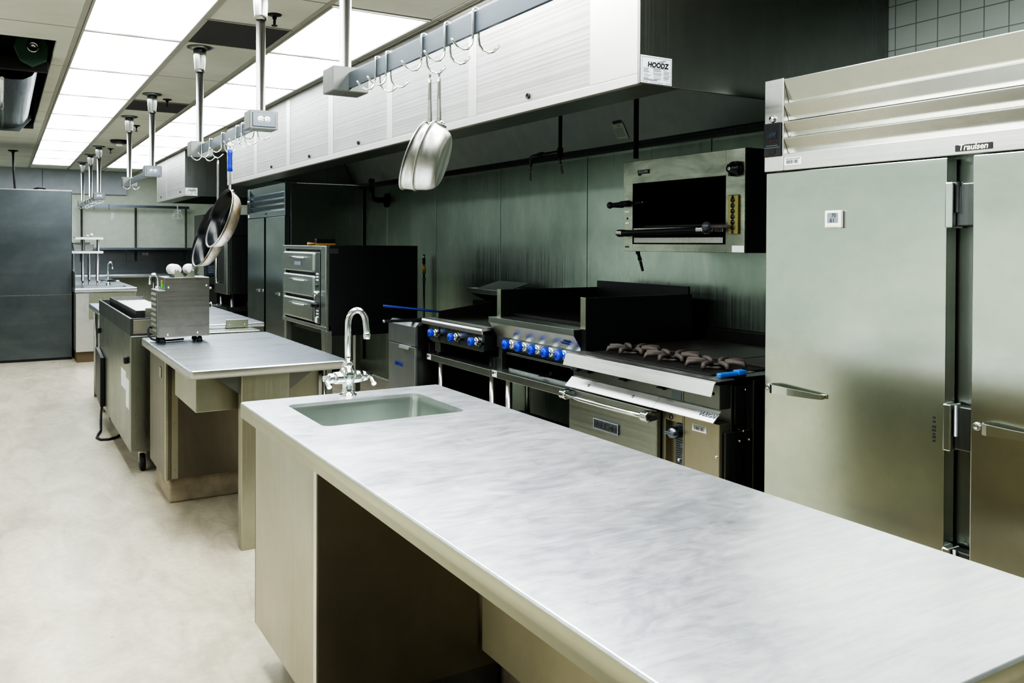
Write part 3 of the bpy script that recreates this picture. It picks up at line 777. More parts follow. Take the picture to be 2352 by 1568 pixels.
for (ry, rx, lbx) in ((5.36, .875, 0), (5.36, .968, 1)):
    r_ = MB(); r_.lathe([(0, -.085), (.026, -.085), (.031, -.08), (.033, -.06), (.033, .06), (.031, .08), (.026, .085), (0, .085)], (rx, ry, 1.305), (0,1,0), 24)
    obj('roller', r_, M['white'], t)
    for yy in (5.262, 5.455):
        br = MB(); br.prism([(rx-.02+(.016 if not lbx else -.016)-.008, 1.2625), (rx+.03+(.016 if not lbx else -.024), 1.2625), (rx+.010, 1.302), (rx+.004, 1.31), (rx-.006, 1.31), (rx-.011, 1.302)], yy-.0015, yy+.0015, 'y')
        bo = obj('roller_bracket', br, M['apron'], t)
        obj('bolt', MB().lathe([(0, .006), (.004, .005), (.0065, 0)], (rx, yy-.0016, 1.303), (0,-1,0), 10), M['chrome'], bo)
for fx in (.80, 1.005):
    for fy in (5.27, 5.43):
        ft = MB(); ft.lathe([(0, 0), (.017, 0), (.013, .026), (0, .026)], (fx, fy, .8803), (0,0,1), 16); fo = obj('foot', ft, M['rubber'], t)
        obj('foot_collar', MB().cyl((fx, fy, .907), (fx, fy, .9185), .0105, 14), M['brass'], fo)
kn = MB(); kn.lathe([(0, 0), (.012, 0), (.012, .018), (.02, .02), (.02, .026), (0, .026)], (x1+.001, 5.30, 1.09), (1,0,0), 16); kn.cyl((x1+.02, 5.30, 1.09), (x1+.07, 5.30, 1.09), .004, 8); kn.cyl((x1+.06, 5.3, 1.09), (x1+.075, 5.3, 1.09), .008, 10)
obj('crank', kn, M['chrome'], t)
obj('side_knob', MB().sphere((x1+.012, 5.26, 1.195), .008), M['white'], t)
sw = MB(); sw.box(.7995, .8045, 5.30, 5.335, 1.198, 1.226, .001); obj('green_sticker', sw, M['limegreen'], t)
obj('yellow_sticker', MB().box(.7995, .8045, 5.30, 5.34, 1.228, 1.242, .001), M['yellow'], t)
lk = MB(); lk.cyl((.804, 5.36, 1.20), (.785, 5.36, 1.20), .003, 8); lk.sphere((.78, 5.36, 1.20), .008); obj('lever', lk, M['white'], t)
m = MB(); m.tube([(.764, 5.42, .955), (.748, 5.42, .965), (.74, 5.415, .945), (.742, 5.40, .915), (.755, 5.39, .895), (.775, 5.36, .888), (.80, 5.33, .888), (.86, 5.33, .888), (.93, 5.36, .888)], .006, 8)
obj('cord', m, M['rubber'], t)

# ================================================================== sandwich-prep refrigerator on casters
t = thing('prep_refrigerator', 'stainless prep refrigerator on casters with a raised pan rail, behind the second table', 'refrigerator', (1.1, 6.8, 0))
obj('cabinet', MB().box(.69, 1.50, 5.80, 7.80, .14, .874, .004), M['prep'], t)
obj('counter', worktop(1.03, 1.585, 6.02, 7.95, .905, .03, None, .004, .004), M['top2'], t)
bk = MB(); bk.box(1.32, 1.47, 6.008, 6.019, .878, .935, .002); bo = obj('bracket', bk, M['apron'], t)
for x in (1.345, 1.445): obj('screw', MB().sphere((x, 6.008, .90), .004, 8), M['chrome'], bo)
r_ = MB(); r_.box(.688, .70, 5.798, 7.80, .876, .985, .001); r_.box(.70, 1.02, 5.798, 5.808, .876, .985, .001); r_.box(1.012, 1.02, 5.81, 7.80, .876, .985, .001); r_.box(.70, 1.012, 7.79, 7.80, .876, .985, .001)
obj('pan_rail', r_, M['darksteel'], t)
obj('rail_front', MB().box(.706, 1.0, 5.792, 5.797, .888, .976, .001), M['panel'], t)
li = MB(); li.box(.745, .75, 5.98, 7.55, .95, 1.02); li.box(.75, 1.0, 5.98, 5.99, .95, 1.02); li.box(.75, 1.0, 7.54, 7.55, .95, 1.02); li.box(.75, 1.0, 5.99, 7.54, .985, .99)
ld = obj('lid', li, M['darksteel'], t)
obj('lid_clip', MB().box(.80, .86, 5.972, 5.979, .955, 1.035, .001), M['panel'], ld)
obj('lid_top', MB().box(.752, 1.0, 5.992, 7.538, .991, .994), M['bright'], ld)
for y in (7.7, 5.92): obj('bumper', MB().box(.664, .6895, y-.022, y+.022, (.71 if y < 7 else .74)-.022, (.71 if y < 7 else .74)+.022, .006), M['rubber'], t)
gr = MB(); gr.prism([(7.74, .60), (7.74, .22), (7.34, .17), (7.34, .56)], .655, .689, 'x', .006); go = obj('vent_grille', gr, M['black'], t)
pp = MB(); pp.box(.6885, .6899, 6.02, 6.28, .50, .62); pp.box(.6885, .6899, 5.87, 6.02, .40, .585); obj('paper_label', pp, M['paper'], t)
for x in (.77, 1.42):
    for y in (5.88, 7.70):
        w = MB(); w.lathe([(0, -.016), (.045, -.016), (.055, -.012), (.055, .012), (.045, .016), (0, .016)], (x, y, .0555), (1,0,0), 24)
        cs = obj('caster', w, M['rubber'], t)
        fk = MB(); fk.box(x-.022, x-.018, y-.014, y+.014, .055, .125); fk.box(x+.018, x+.022, y-.014, y+.014, .055, .125); fk.box(x-.024, x+.024, y-.03, y+.03, .118, .1395, .002)
        obj('fork', fk, M['chrome'], cs)
m = MB(); m.tube([(.67, 7.36, .19), (.66, 7.32, .12), (.655, 7.28, .05), (.65, 7.22, .012), (.62, 7.10, .009), (.60, 6.98, .009), (.62, 6.90, .009), (.67, 6.88, .009), (.73, 6.93, .009), (.80, 7.05, .02), (.86, 7.15, .13)], .009, 8)
obj('cord', m, M['rubber'], t)
# second gooseneck faucet, far side of the prep refrigerator
t = thing('faucet', 'chrome gooseneck faucet seen just left of the roller machine, beyond the prep refrigerator', 'faucet', (1.285, 8.75, .88))
fx, fy = 1.285, 8.75
sp = [(fx, fy, .93), (fx, fy, 1.10)]
for k in range(1, 11):
    a = PI*k/10; sp.append((fx-.036*(1-math.cos(a)), fy, 1.10+.06*math.sin(a)))
sp.append((fx-.074, fy, 1.06))
obj('spout', MB().tube(sp, .011, 12), M['chrome'], t)
b_ = MB(); b_.lathe([(0, 0), (.026, 0), (.022, .035), (0, .04)], (fx, fy, .8805)); obj('base', b_, M['chrome'], t)
# far worktable that carries that faucet
T3 = thing('worktable', 'narrow far worktable just beyond the prep refrigerator, mostly hidden', 'worktable', (1.15, 8.5, 0))
obj('worktop', worktop(.705, 1.50, 8.0, 8.97, .88, .04), M['top2'], T3)
fr = MB()
for x in (.76, 1.44):
    for y in (8.06, 8.9):
        obj('leg', MB().cyl((x, y, 0), (x, y, .842), .02, 12), M['pole'], T3)
fr.box(.76, 1.44, 8.06, 8.9, .25, .27, .003); obj('undershelf', fr, M['darksteel'], T3)
# ================================================================== reach-in refrigerators
def fridge(X, yn, yf, label, near_hinge, front, second=False):
    """front looks toward -X at X; yn..yf along the wall"""
    t = thing('refrigerator', label, 'refrigerator', (X+.45, (yn+yf)/2, 0), 'tall stainless refrigerators')
    body = MB(); body.box(X+.066, WX-.03, yn, yf, .15, 2.11, .004)
    obj('cabinet', body, M['hooddark'], t)
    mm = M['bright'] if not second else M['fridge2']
    obj('stile', MB().box(X, X+.065, yf-.095, yf, 1.757, 2.118, .003), mm, t)
    obj('base_rail', MB().box(X+.02, X+.065, yn, yf, .15, .30, .003), mm, t)
    fr = MB()
    fr.box(X+.002, X+.065, yn, yf-.0955, 1.757, 1.823, .003)           # header
    fr.box(X+.002, X+.065, yn, yn+.03, 1.8235, 2.112, .003)
    obj('header', fr, mm, t)
    a, b = yn+.031, yf-.0965
    for zt, zb in ((2.112, 2.022), (2.016, 1.954), (1.946, 1.890), (1.884, 1.826)):
        obj('louver', MB().prism([(X+.001, zt), (X+.001, zt-.004), (X+.03, zb), (X+.06, zb), (X+.06, zt)], a, b, 'y', .0008), M['louver'] if not second else M['fridge2'], t)
    mid = [(yf-.011, yf-.763), (yf-.848, yf-1.60)]
    for i, (d1, d0) in enumerate(mid):
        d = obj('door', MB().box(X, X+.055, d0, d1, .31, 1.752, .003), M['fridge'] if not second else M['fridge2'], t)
        hy = d1-.042 if near_hinge else d0+.042; s_ = -1 if near_hinge else 1
        # wedge handle
        h = MB()
        L = .247
        def Y(u): return hy+s_*u
        zs = .908
        prof = [(0, .0, .017), (.012, .032, .017), (.03, .040, .0165), (.10, .036, .0135), (.20, .028, .0105), (L-.012, .024, .009), (L, .018, .0085)]
        top = [(X-dx, Y(u), zs+w) for u, dx, w in prof]; bot = [(X-dx, Y(u), zs-w) for u, dx, w in prof]
        topi = [(X-max(dx-.008, 0), Y(u), zs+w) for u, dx, w in prof]; boti = [(X-max(dx-.008, 0), Y(u), zs-w) for u, dx, w in prof]
        for k in range(len(prof)-1):
            for A, B in ((top, bot), (topi, boti)): h.quad(A[k], A[k+1], B[k+1], B[k])
            h.quad(top[k], topi[k], topi[k+1], top[k+1]); h.quad(bot[k], bot[k+1], boti[k+1], boti[k])
        h.quad(top[-1], topi[-1], boti[-1], bot[-1])
        h.box(X-.012, X-.0005, min(Y(L-.02), Y(L)), max(Y(L-.02), Y(L)), zs-.008, zs+.008, .002)
        bmesh.ops.recalc_face_normals(h.bm, faces=h.bm.faces)
        ho = obj('handle', h, M['chrome'], d)
        lk = MB(); lk.lathe([(0, .006), (.006, .006), (.008, .009), (.0125, .006), (.0135, 0)], (X-.0005, Y(-.021), .907), (-1,0,0), 18)
        obj('lock', lk, M['pole'], d)
        # hinges
        hb = d0 if near_hinge else d1; s2 = -1 if near_hinge else 1
        if not second:
            for z0, z1 in ((1.525, 1.672), (.812, .962), (.36, .50)):
                g_ = MB(); g_.box(X-.012, X+.05, min(hb, hb+s2*.026), max(hb, hb+s2*.026), z0, z1, .004)
                g2_ = MB(); g2_.box(X+.008, X+.05, min(hb+s2*.027, hb+s2*.084), max(hb+s2*.027, hb+s2*.084), z0+.006, z1-.004, .004)
                hg = obj('hinge', g_, M['chrome'], d); obj('hinge_leaf', g2_, M['darksteel'], hg)
                pn = MB(); pn.cyl((X+.004, hb+s2*.036, z0+.05), (X+.004, hb+s2*.036, z1), .008, 10); obj('hinge_pin', pn, M['darksteel'], hg)
    # controller
    cy0, cy1 = yf-.089, yf-.003
    ct = obj('controller', MB().box(X-.008, X-.0005, cy0, cy1, 1.815, 1.947, .004), M['black'], t)
    if not second:
        obj('display', MB().box(X-.0092, X-.0082, cy0+.018, cy1-.016, 1.885, 1.915), plain('display_glass', '#14181f', .15), ct)
        obj('lettering', text_mb('69F', .024, (X-.0095, (cy0+cy1)/2-.004, 1.900), *WEST, depth=.0002), M['led'], ct)
        obj('lettering', text_mb('MEDIUM', .009, (X-.0086, (cy0+cy1)/2, 1.876), *WEST, depth=.0002), M['ledr'], ct)
        kb = MB(); kb.box(X-.0105, X-.0083, (cy0+cy1)/2-.015, (cy0+cy1)/2+.015, 1.826, 1.842, .001); obj('rocker_switch', kb, M['rubber'], ct)
        sl = MB(); sl.box(X-.0088, X-.0083, cy0+.006, cy1-.006, 1.8495, 1.8505); sl.box(X-.0088, X-.0083, cy0+.015, cy1-.015, 1.8575, 1.8585); obj('panel_lines', sl, M['greyink'], ct)
    obj('key_knob', MB().lathe([(0, .012), (.010, .012), (.013, .008), (.015, 0)], (X-.0005, yf-.044, 1.963), (-1,0,0), 18), M['chrome'], t)
    return t
F1 = fridge(2.6, .765, 2.375, 'large two-door stainless refrigerator at the right edge of the photo, small digital thermometer on it', True, True)
# its maker's plate, asset tag
lp = obj('nameplate', MB().box(2.5985, 2.6018, 1.468, 1.586, 1.768, 1.788, .0008), M['ink'], F1)
obj('lettering', text_mb('Traulsen', .027, (2.598, 1.527, 1.7785), *WEST, depth=.0008, shear=.15, bold=.0006), M['cream'], lp)
def barcode(parent, X, y0, y1, z0, z1):
    """y0>y1: reads along -Y"""
    p = obj('asset_tag', MB().box(X-.0012, X-.0002, y1, y0, z0, z1, .0004), M['paper'], parent)
    k = MB(); rnd = random.Random(5); y = y0-(y0-y1)*.14; xx = X-.0016
    while y > y1+(y0-y1)*.16:
        w = (y0-y1)*rnd.choice((.014, .026, .045)); k.box(xx, xx+.0002, y-w, y, z0+(z1-z0)*.2, z0+(z1-z0)*.68); y -= w+(y0-y1)*rnd.choice((.02, .035))
    y = y0-(y0-y1)*.1
    while y > y1+(y0-y1)*.1:
        w = (y0-y1)*rnd.choice((.03, .05)); k.box(xx, xx+.0002, y-w, y, z0+(z1-z0)*.76, z0+(z1-z0)*.88); y -= w+(y0-y1)*.016
    obj('barcode', k, M['ink'], p)
barcode(F1, 2.602, 2.275, 2.192, 1.776, 1.805)
t = thing('thermometer', 'small white digital thermometer stuck on the right-hand refrigerator door', 'thermometer', (2.59, 2.035, 1.53))
obj('case', MB().box(2.583, 2.5995, 2.0, 2.071, 1.531, 1.595, .004), M['white'], t)
sc2 = obj('screen', MB().box(2.5818, 2.583, 2.012, 2.058, 1.55, 1.586, .0003), M['lcd'], t)
obj('digits', text_mb('70', .019, (2.5813, 2.030, 1.5765), *WEST, depth=.0002), M['ink'], sc2)
obj('digits', text_mb('61', .021, (2.5813, 2.036, 1.5585), *WEST, depth=.0002), M['ink'], sc2)
obj('button_strip', MB().box(2.5815, 2.583, 2.008, 2.063, 1.535, 1.5455, .0008), M['cream'], t)
mk = MB()
for z, w in ((.905, .004), (.892, .004), (.876, .006), (.864, .006), (.852, .003), (.842, .005), (.83, .004)): mk.box(2.5985, 2.5997, 1.648-w, 1.648+w, z, z+.008)
obj('pen_marks', mk, M['ink'], F1)
F2 = fridge(2.6, 9.055, 10.665, 'two-door stainless refrigerator beyond the three-deck oven, far end of the cooking line', False, True, True)
obj('nameplate', MB().box(2.5985, 2.6018, 9.80, 9.86, 1.785, 1.805, .0008), M['ink'], F2)
obj('asset_tag', MB().box(2.598, 2.5998, 10.58, 10.63, 1.765, 1.80), M['paper'], F2)

# ================================================================== range
t = R0 = thing('range', 'wide gas range with an oven door, bright front ledges and iron grates', 'range', (3.0, 3.0, 0))
X = 2.5; y0, y1 = 2.49, 3.54
bd = MB(); bd.box(X+.06, 3.45, y0+.015, y1, .12, .895, .003); obj('body', bd, M['darksteel'], t)
fp = MB(); fp.box(X, X+.0595, y0+.02, 2.716, .15, .735, .002); lower = obj('front_panel', fp, M['panel'], t)
fp = MB(); fp.box(X, X+.0595, y0+.02, 2.7225, .795, .895, .002); fp.box(X, X+.0595, 2.7245, y1, .795, .895, .002)
up = obj('control_panel', fp, M['eqdark'], t)
# bullnose front edge of the cooktop
lz = .921
bn = MB()
pr = [(X+.06, lz), (X-.03, lz), (X-.045, lz-.004), (X-.056, lz-.014), (X-.072, lz-.062), (X-.0705, lz-.0625), (X-.052, lz-.014), (X-.043, lz-.006), (X+.06, lz-.004)]
bn.prism(pr, y0-.005, y1-.01, 'y'); obj('front_ledge', bn, M['bright'], t)
ct = MB(); ct.box(X+.055, 3.44, y0, y1-.01, .896, .9225, .003); cook = obj('cooktop', ct, plain('dark_cooktop', '#2b2c30', .22, .85), t)
gr = MB(); gr.box(2.525, 2.85, 2.585, 3.435, .9228, .928, .001); obj('burner_tray', gr, M['blackm'], cook)
for ya_, yb_ in ((2.50, 2.83), (2.84, 3.17), (3.18, 3.51)): obj('hot_plate', MB().box(2.865, 3.42, ya_, yb_, .9228, .937, .003), M['plate'], cook)
def grate(cx, cy):
    m = MB(); z = .9365
    for k in range(8):
        a = PI/8+PI*k/4; dx, dy = math.cos(a), math.sin(a)
        R_ = .128/max(abs(dx), abs(dy))
        q = [(cx+dx*r_, cy+dy*r_, zz) for r_, zz in ((.045, z+.002), (.05, z+.018), (.085, z+.021), (R_-.012, z+.019), (R_-.004, z+.001))]
        m.tube(q, [.008, .0105, .012, .0115, .009], 6)
    ring = [(cx+.055*math.cos(2*PI*k/14), cy+.055*math.sin(2*PI*k/14), z-.002) for k in range(14)]
    m.tube(ring, .006, 6, closed=True)
    return m
for gy, lb in ((2.725, 'iron burner grate at the near end of the range top, closest to the blue-handled scraper'), (3.005, 'middle iron burner grate of the range top'), (3.29, 'iron burner grate at the far end of the range top, next to the charbroiler')):
    solo('burner_grate', grate(2.688, gy), M['iron'], lb, 'burner grate', (2.688, gy, .9285), 'iron burner grates on the range')
# middle ledge
lg = MB()
pr = [(X, .795), (X-.012, .794), (X-.055, .752), (X-.053, .749), (X-.01, .787), (X, .788)]
lg.prism(pr, 2.86, y1-.005, 'y'); l1_ = obj('lower_ledge', lg, M['bright'], t)
lg = MB(); lg.prism(pr, y0+.0, 2.858, 'y'); l2_ = obj('lower_ledge', lg, M['bright'], t)
nx = Vector((-.042, 0, -.043)).normalized(); eyv = Vector((-.043, 0, .042))
# raised logo plate on the ledge
def on_ledge(txt, size, yc, shear=0): 
    c_ = Vector((X-.034, yc, .7735)); ey_ = Vector((.043, 0, .042)).normalized()
    return text_mb(txt, size, c_+Vector((-.001, 0, .001)), (0,-1,0), ey_, depth=.0015, bold=.0006, shear=shear)
obj('lettering', on_ledge('VULCAN', .027, 2.538, .1), M['greyink'], l2_)
for yy in (3.36, 3.02): obj('screw', MB().lathe([(0, .003), (.006, .002), (.0075, 0)], (X-.034, yy, .7735), (-.7, 0, .7), 12), M['darksteel'], l1_)
# oven door
dr = MB(); dr.box(X-.03, X-.001, 2.862, 3.535, .16, .735, .006); door = obj('oven_door', dr, M['oven'], t)
sh = MB(); sh.box(X-.0306, X-.0301, 2.87, 3.53, .16, .575); 
hb = MB(); hb.tube([(X-.085, 3.475, .712), (X-.093, 3.35, .7125), (X-.096, 3.17, .713), (X-.093, 2.99, .7135), (X-.085, 2.87, .714)], .0115, 14)
hd = obj('handle', hb, M['chrome'], door)
for yy in (3.50, 2.87):
    e = MB(); e.prism([(X-.0305, .695), (X-.09, .690), (X-.103, .70), (X-.106, .714), (X-.103, .727), (X-.09, .737), (X-.0305, .733)], yy-.022, yy+.022, 'y', .004); obj('handle_end', e, M['chrome'], hd)
bg = MB(); bg.box(X-.036, X-.0305, 3.125, 3.318, .574, .624, .002); bad = obj('badge', bg, M['rail'], door)
br = MB()
br.box(X-.038, X-.0362, 3.125, 3.318, .574, .578); br.box(X-.038, X-.0362, 3.125, 3.318, .62, .624); br.box(X-.038, X-.0362, 3.125, 3.129, .578, .62); br.box(X-.038, X-.0362, 3.314, 3.318, .578, .62)
obj('badge_rim', br, M['greyink'], bad)
obj('lettering', text_mb('VULCAN', .043, (X-.0372, 3.2215, .5985), *WEST, depth=.0008, bold=.0012), M['darksteel'], bad)
# recessed thermostat column
cc = MB(); cc.box(X, X+.0595, 2.836, 2.858, .15, .735, .002); cc.box(X, X+.0595, 2.718, 2.727, .15, .735, .002); cc.box(X, X+.0595, 2.7275, 2.8355, .70, .735, .002); cc.box(X+.03, X+.0595, 2.7275, 2.8355, .15, .699)
col = obj('control_column', cc, M['panel'], t)
obj('instruction_plate', MB().box(X+.016, X+.029, 2.735, 2.79, .30, .69, .001), M['rail'], col)
tl = MB()
rnd = random.Random(2)
for k in range(30):
    z = .62-.0095*k
    if z < .47: break
    tl.box(X+.0152, X+.0158, 2.78-rnd.uniform(.02, .04), 2.784, z, z+.004)
obj('instruction_lines', tl, M['ink'], col)
kb = MB(); kb.lathe([(0, .05), (.02, .05), (.026, .03), (.026, 0), (0, 0)], (X+.0145, 2.765, .655), (-1,0,0), 18); kb.box(X-.045, X-.02, 2.735, 2.80, .648, .664, .004); obj('thermostat_knob', kb, M['rail'], col)
obj('indicator', MB().sphere((X+.013, 2.762, .535), .008), M['chrome'], col)
obj('gas_hole', MB().lathe([(.009, .002), (.012, .002), (.012, 0)], (X, 2.80, .716), (-1,0,0), 14), M['black'], col)
for yy, zz in ((3.50, .832), (3.40, .834), (3.115, .836), (2.845, .838)):
    k_ = MB(); k_.box(X-.012, X-.0005, yy-.008, yy+.008, zz-.010, zz+.010, .003); k_.prism([(X-.012, zz-.006), (X-.03, zz-.003), (X-.03, zz+.003), (X-.012, zz+.006)], yy-.022, yy+.022, 'y', .002)
    obj('valve_handle', k_, M['black'], up)
hl = MB()
for yy, zz in ((2.80, .862), (2.70, .866), (2.545, .856), (3.515, .872)): hl.lathe([(0, .0012), (.007, .0012), (.0075, 0)], (X, yy, zz), (-1,0,0), 12)
obj('screw_holes', hl, M['black'], up)
obj('rating_plate', MB().box(X-.0015, X-.0003, 2.735, 2.795, .80, .833), M['rail'], up)
barcode(R0, X, 2.668, 2.583, .684, .713)
obj('screw', MB().sphere((X-.001, 2.525, .60), .006), M['chrome'], lower)
sd = MB(); sd.box(X+.02, 2.66, y0+.006, y0+.0145, .12, .70, .001); sd.box(X+.07, 2.62, y0+.004, y0+.0055, .73, .89, .001); sd.box(2.67, 2.72, y0-.004, y0+.0145, .1, .905, .002)
sdo = obj('side_cover', sd, M['hooddark'], t)
for xx, zz in ((2.62, .70), (2.6, .66), (2.655, .66), (2.63, .87)): obj('screw', MB().sphere((xx, y0+.004, zz), .005, 8), M['pole'], sdo)
for yy in (2.56, 3.48):
    for xx in (2.62, 3.38): obj('leg', MB().lathe([(0, 0), (.025, 0), (.028, .02), (.02, .04), (.024, .119), (0, .119)], (xx, yy, 0)), M['pole'], t)
# black guard behind the range, with the stainless sheet above it
obj('backguard', MB().box(3.452, 3.50, 2.43, 3.58, .60, .994, .003), M['blackm'], t)
w_ = thing('wall_panel', 'stainless splash sheet on the wall below the wall-mounted broiler', 'wall panel', (3.50, 3.2, 1.0))
obj('sheet', MB().box(3.495, 3.5065, 2.43, 3.775, .998, 1.44, .001), M['wall'], w_)
for yy in (3.755, 2.47): obj('rivet', MB().lathe([(0, .002), (.008, .002), (.009, 0)], (3.495, yy, 1.02), (-1,0,0), 10), M['black'], w_)
# blue scraper resting at the right end of the cooktop
t = thing('scraper', 'blue-handled scraper lying on the right front corner of the range top', 'scraper', (2.6, 2.52, .9226))
h = MB(); h.box(2.50, 2.60, 2.505, 2.533, .924, .944, .007, 3); h.box(2.60, 2.645, 2.500, 2.538, .928, .95, .006, 3); obj('handle', h, M['blue2'], t)
obj('blade', MB().box(2.646, 2.70, 2.503, 2.535, .934, .937), M['pole'], t)

# ================================================================== wall-mounted broiler (salamander)
t = thing('wall_broiler', 'stainless wall-mounted broiler with a black open mouth and side lever, above the range', 'broiler', (3.2, 3.26, 1.43))
X = 2.95; y0, y1 = 2.81, 3.706
fr = MB()
oy0, oy1, oz0, oz1 = 2.932, 3.627, 1.470, 1.797
fr.box(X, X+.012, y0, oy0, 1.43, 1.92, .002); fr.box(X, X+.012, oy1, y1, 1.43, 1.92, .002); fr.box(X, X+.012, oy0, oy1, oz1, 1.92, .002); fr.box(X, X+.012, oy0, oy1, 1.43, oz0, .002)
front = obj('front_frame', fr, M['salam'], t)
cb = MB(); cb.box(X+.0125, 3.49, y0, y0+.01, 1.43, 1.92); cb.box(X+.0125, 3.49, y1-.01, y1, 1.43, 1.92); cb.box(X+.0125, 3.49, y0+.01, y1-.01, 1.91, 1.92); cb.box(X+.0125, 3.49, y0+.01, y1-.01, 1.43, 1.44); cb.box(3.48, 3.49, y0+.01, y1-.01, 1.44, 1.91)
obj('casing', cb, M['black'], t)
ca = MB(); ca.box(X+.02, 3.47, oy0+.01, oy1-.01, 1.80, 1.81); ca.box(X+.05, 3.40, oy0+.03, oy1-.03, 1.56, 1.57); obj('rack', ca, M['blackm'], t)
dp = MB(); dp.box(X-.004, X+.004, 2.945, 3.61, 1.475, 1.505, .002); dp.box(X+.002, X+.012, 2.95, 3.622, 1.53, 1.556, .002); obj('drip_tray', dp, M['pole'], t)
hn = MB(); hn.cyl((X-.055, 3.655, 1.528), (X-.055, 3.055, 1.538), .0155, 16); hh = obj('handle', hn, M['black'], t)
for yy, zz in ((3.66, 1.528), (3.035, 1.539)):
    e = MB(); e.prism([(X+.001, zz-.018), (X-.055, zz-.02), (X-.074, zz-.008), (X-.074, zz+.01), (X-.055, zz+.02), (X+.001, zz+.018)], yy-.025, yy+.025, 'y', .004); obj('handle_end', e, M['pole'], hh)
gb_ = MB(); gb_.box(X-.012, X-.0005, 2.842, 2.905, 1.518, 1.703, .003); gq = obj('lever_guide', gb_, M['brass'], t)
sl = MB()
for k in range(6): sl.lathe([(0, .002), (.0125, .002), (.0125, 0)], (X-.012, 2.874, 1.548+.026*k), (-1,0,0), 12)
sl.lathe([(0, .002), (.007, .002), (.007, 0)], (X-.012, 2.874, 1.693), (-1,0,0), 10); sl.lathe([(0, .002), (.007, .002), (.007, 0)], (X-.012, 2.874, 1.528), (-1,0,0), 10)
obj('notches', sl, M['black'], gq)
lv = MB(); lv.tube([(X-.01, 2.874, 1.553), (X-.03, 2.88, 1.553), (X-.055, 2.91, 1.553), (X-.065, 2.96, 1.553)], .008, 10); lev = obj('lever', lv, M['iron'], t)
obj('lever_ball', MB().sphere((X-.068, 2.985, 1.553), .026, 18), plain('grey_ball', '#3d4048', .3), lev)
kb = MB(); kb.lathe([(0, .05), (.018, .05), (.02, .03), (.034, .026), (.036, 0), (0, 0)], (X-.0005, 2.862, 1.823), (-1,0,0), 20)
for a in (.5, 2.2, 3.9, 5.4): kb.box(X-.028, X-.002, 2.862+.032*math.cos(a)-.008, 2.862+.032*math.cos(a)+.008, 1.823+.032*math.sin(a)-.008, 1.823+.032*math.sin(a)+.008, .003)
ko = obj('control_knob', kb, M['black'], t); obj('knob_mark', MB().lathe([(0, .001), (.008, .001), (.008, 0)], (X-.0505, 2.862, 1.823), (-1,0,0), 12), M['paper'], ko)
obj('lettering', text_mb('V', .012, (X-.052, 2.862, 1.823), *WEST, depth=.0003, bold=.0005), M['ink'], ko)
np_ = MB(); np_.prism([(3.582, 1.868), (3.575, 1.838), (3.562, 1.838), (3.555, 1.846), (3.488, 1.846), (3.488, 1.868)], X-.004, X-.0005, 'x'); pl_ = obj('nameplate', np_, M['black'], t)
obj('lettering', text_mb('VULCAN', .019, (X-.0045, 3.535, 1.857), *WEST, depth=.0006), M['pole'], pl_)
st = MB()
for zz in (1.716, 1.647, 1.585): st.box(X-.0012, X-.0003, 3.655, 3.688, zz-.004, zz+.004)
obj('marker_labels', st, M['paper'], t)
st = MB(); st.box(X-.0012, X-.0003, 3.655, 3.688, 1.45, 1.458); st.lathe([(0, .003), (.005, .003), (.006, 0)], (X, 3.67, 1.61), (-1,0,0), 10); obj('marker_labels', st, M['ink'], t)
obj('rating_plate', MB().box(X-.0012, X-.0003, 2.812, 2.888, 1.433, 1.464), M['paper'], t)
# nozzle pipe in front of it, and under it
t = thing('suppression_nozzle', 'black pipe arm with a chrome nozzle at the left side of the wall-mounted broiler', 'pipe', (2.9, 3.7, 1.69))
m = MB(); m.cyl((2.93, 3.80, 1.686), (2.93, 3.64, 1.690), .0125, 12); m.sphere((2.93, 3.80, 1.686), .019, 12); m.tube([(2.935, 3.80, 1.686), (3.2, 3.80, 1.686), (WX-.015, 3.80, 1.686)], .012, 8); m.cyl((2.93, 3.70, 1.689), (2.93, 3.63, 1.6905), .0165, 12); obj('pipe', m, M['black'], t)
nozzle(t, (2.93, 3.628, 1.69), (0, -1, .02))
t = thing('suppression_nozzle', 'small chrome nozzle hanging under the wall-mounted broiler', 'pipe', (3.0, 3.6, 1.40))
m = MB(); m.cyl((2.98, 3.615, 1.4295), (2.98, 3.615, 1.415), .012, 10); obj('pipe', m, M['pole'], t); nozzle(t, (2.98, 3.61, 1.417), (0, -.4, -1))

# ================================================================== blue burner knobs
def knob(parent, X, y, z, r=.021):
    c_ = MB(); c_.lathe([(0, .012), (r*.92, .012), (r*1.02, .006), (r*1.08, 0)], (X, y, z), (-1,0,0), 20); c_.lathe([(r*.8, .011), (r*.8, .03), (0, .03)], (X, y, z), (-1,0,0), 20)
    k = obj('knob', c_, M['chrome'], parent)
    b_ = MB(); b_.lathe([(0, .062), (r*.6, .062), (r*.72, .0595), (r*.95, .058), (r*1.06, .052), (r*1.08, .033), (r*1.0, .029), (0, .029)], (X, y, z), (-1,0,0), 10)
    kb_ = obj('grip', b_, M['blue'], k)
    obj('cap_mark', MB().lathe([(0, .0006), (r*.55, .0006), (r*.55, 0)], (X-.0622, y, z), (-1,0,0), 14), M['navy'], kb_)
    return k

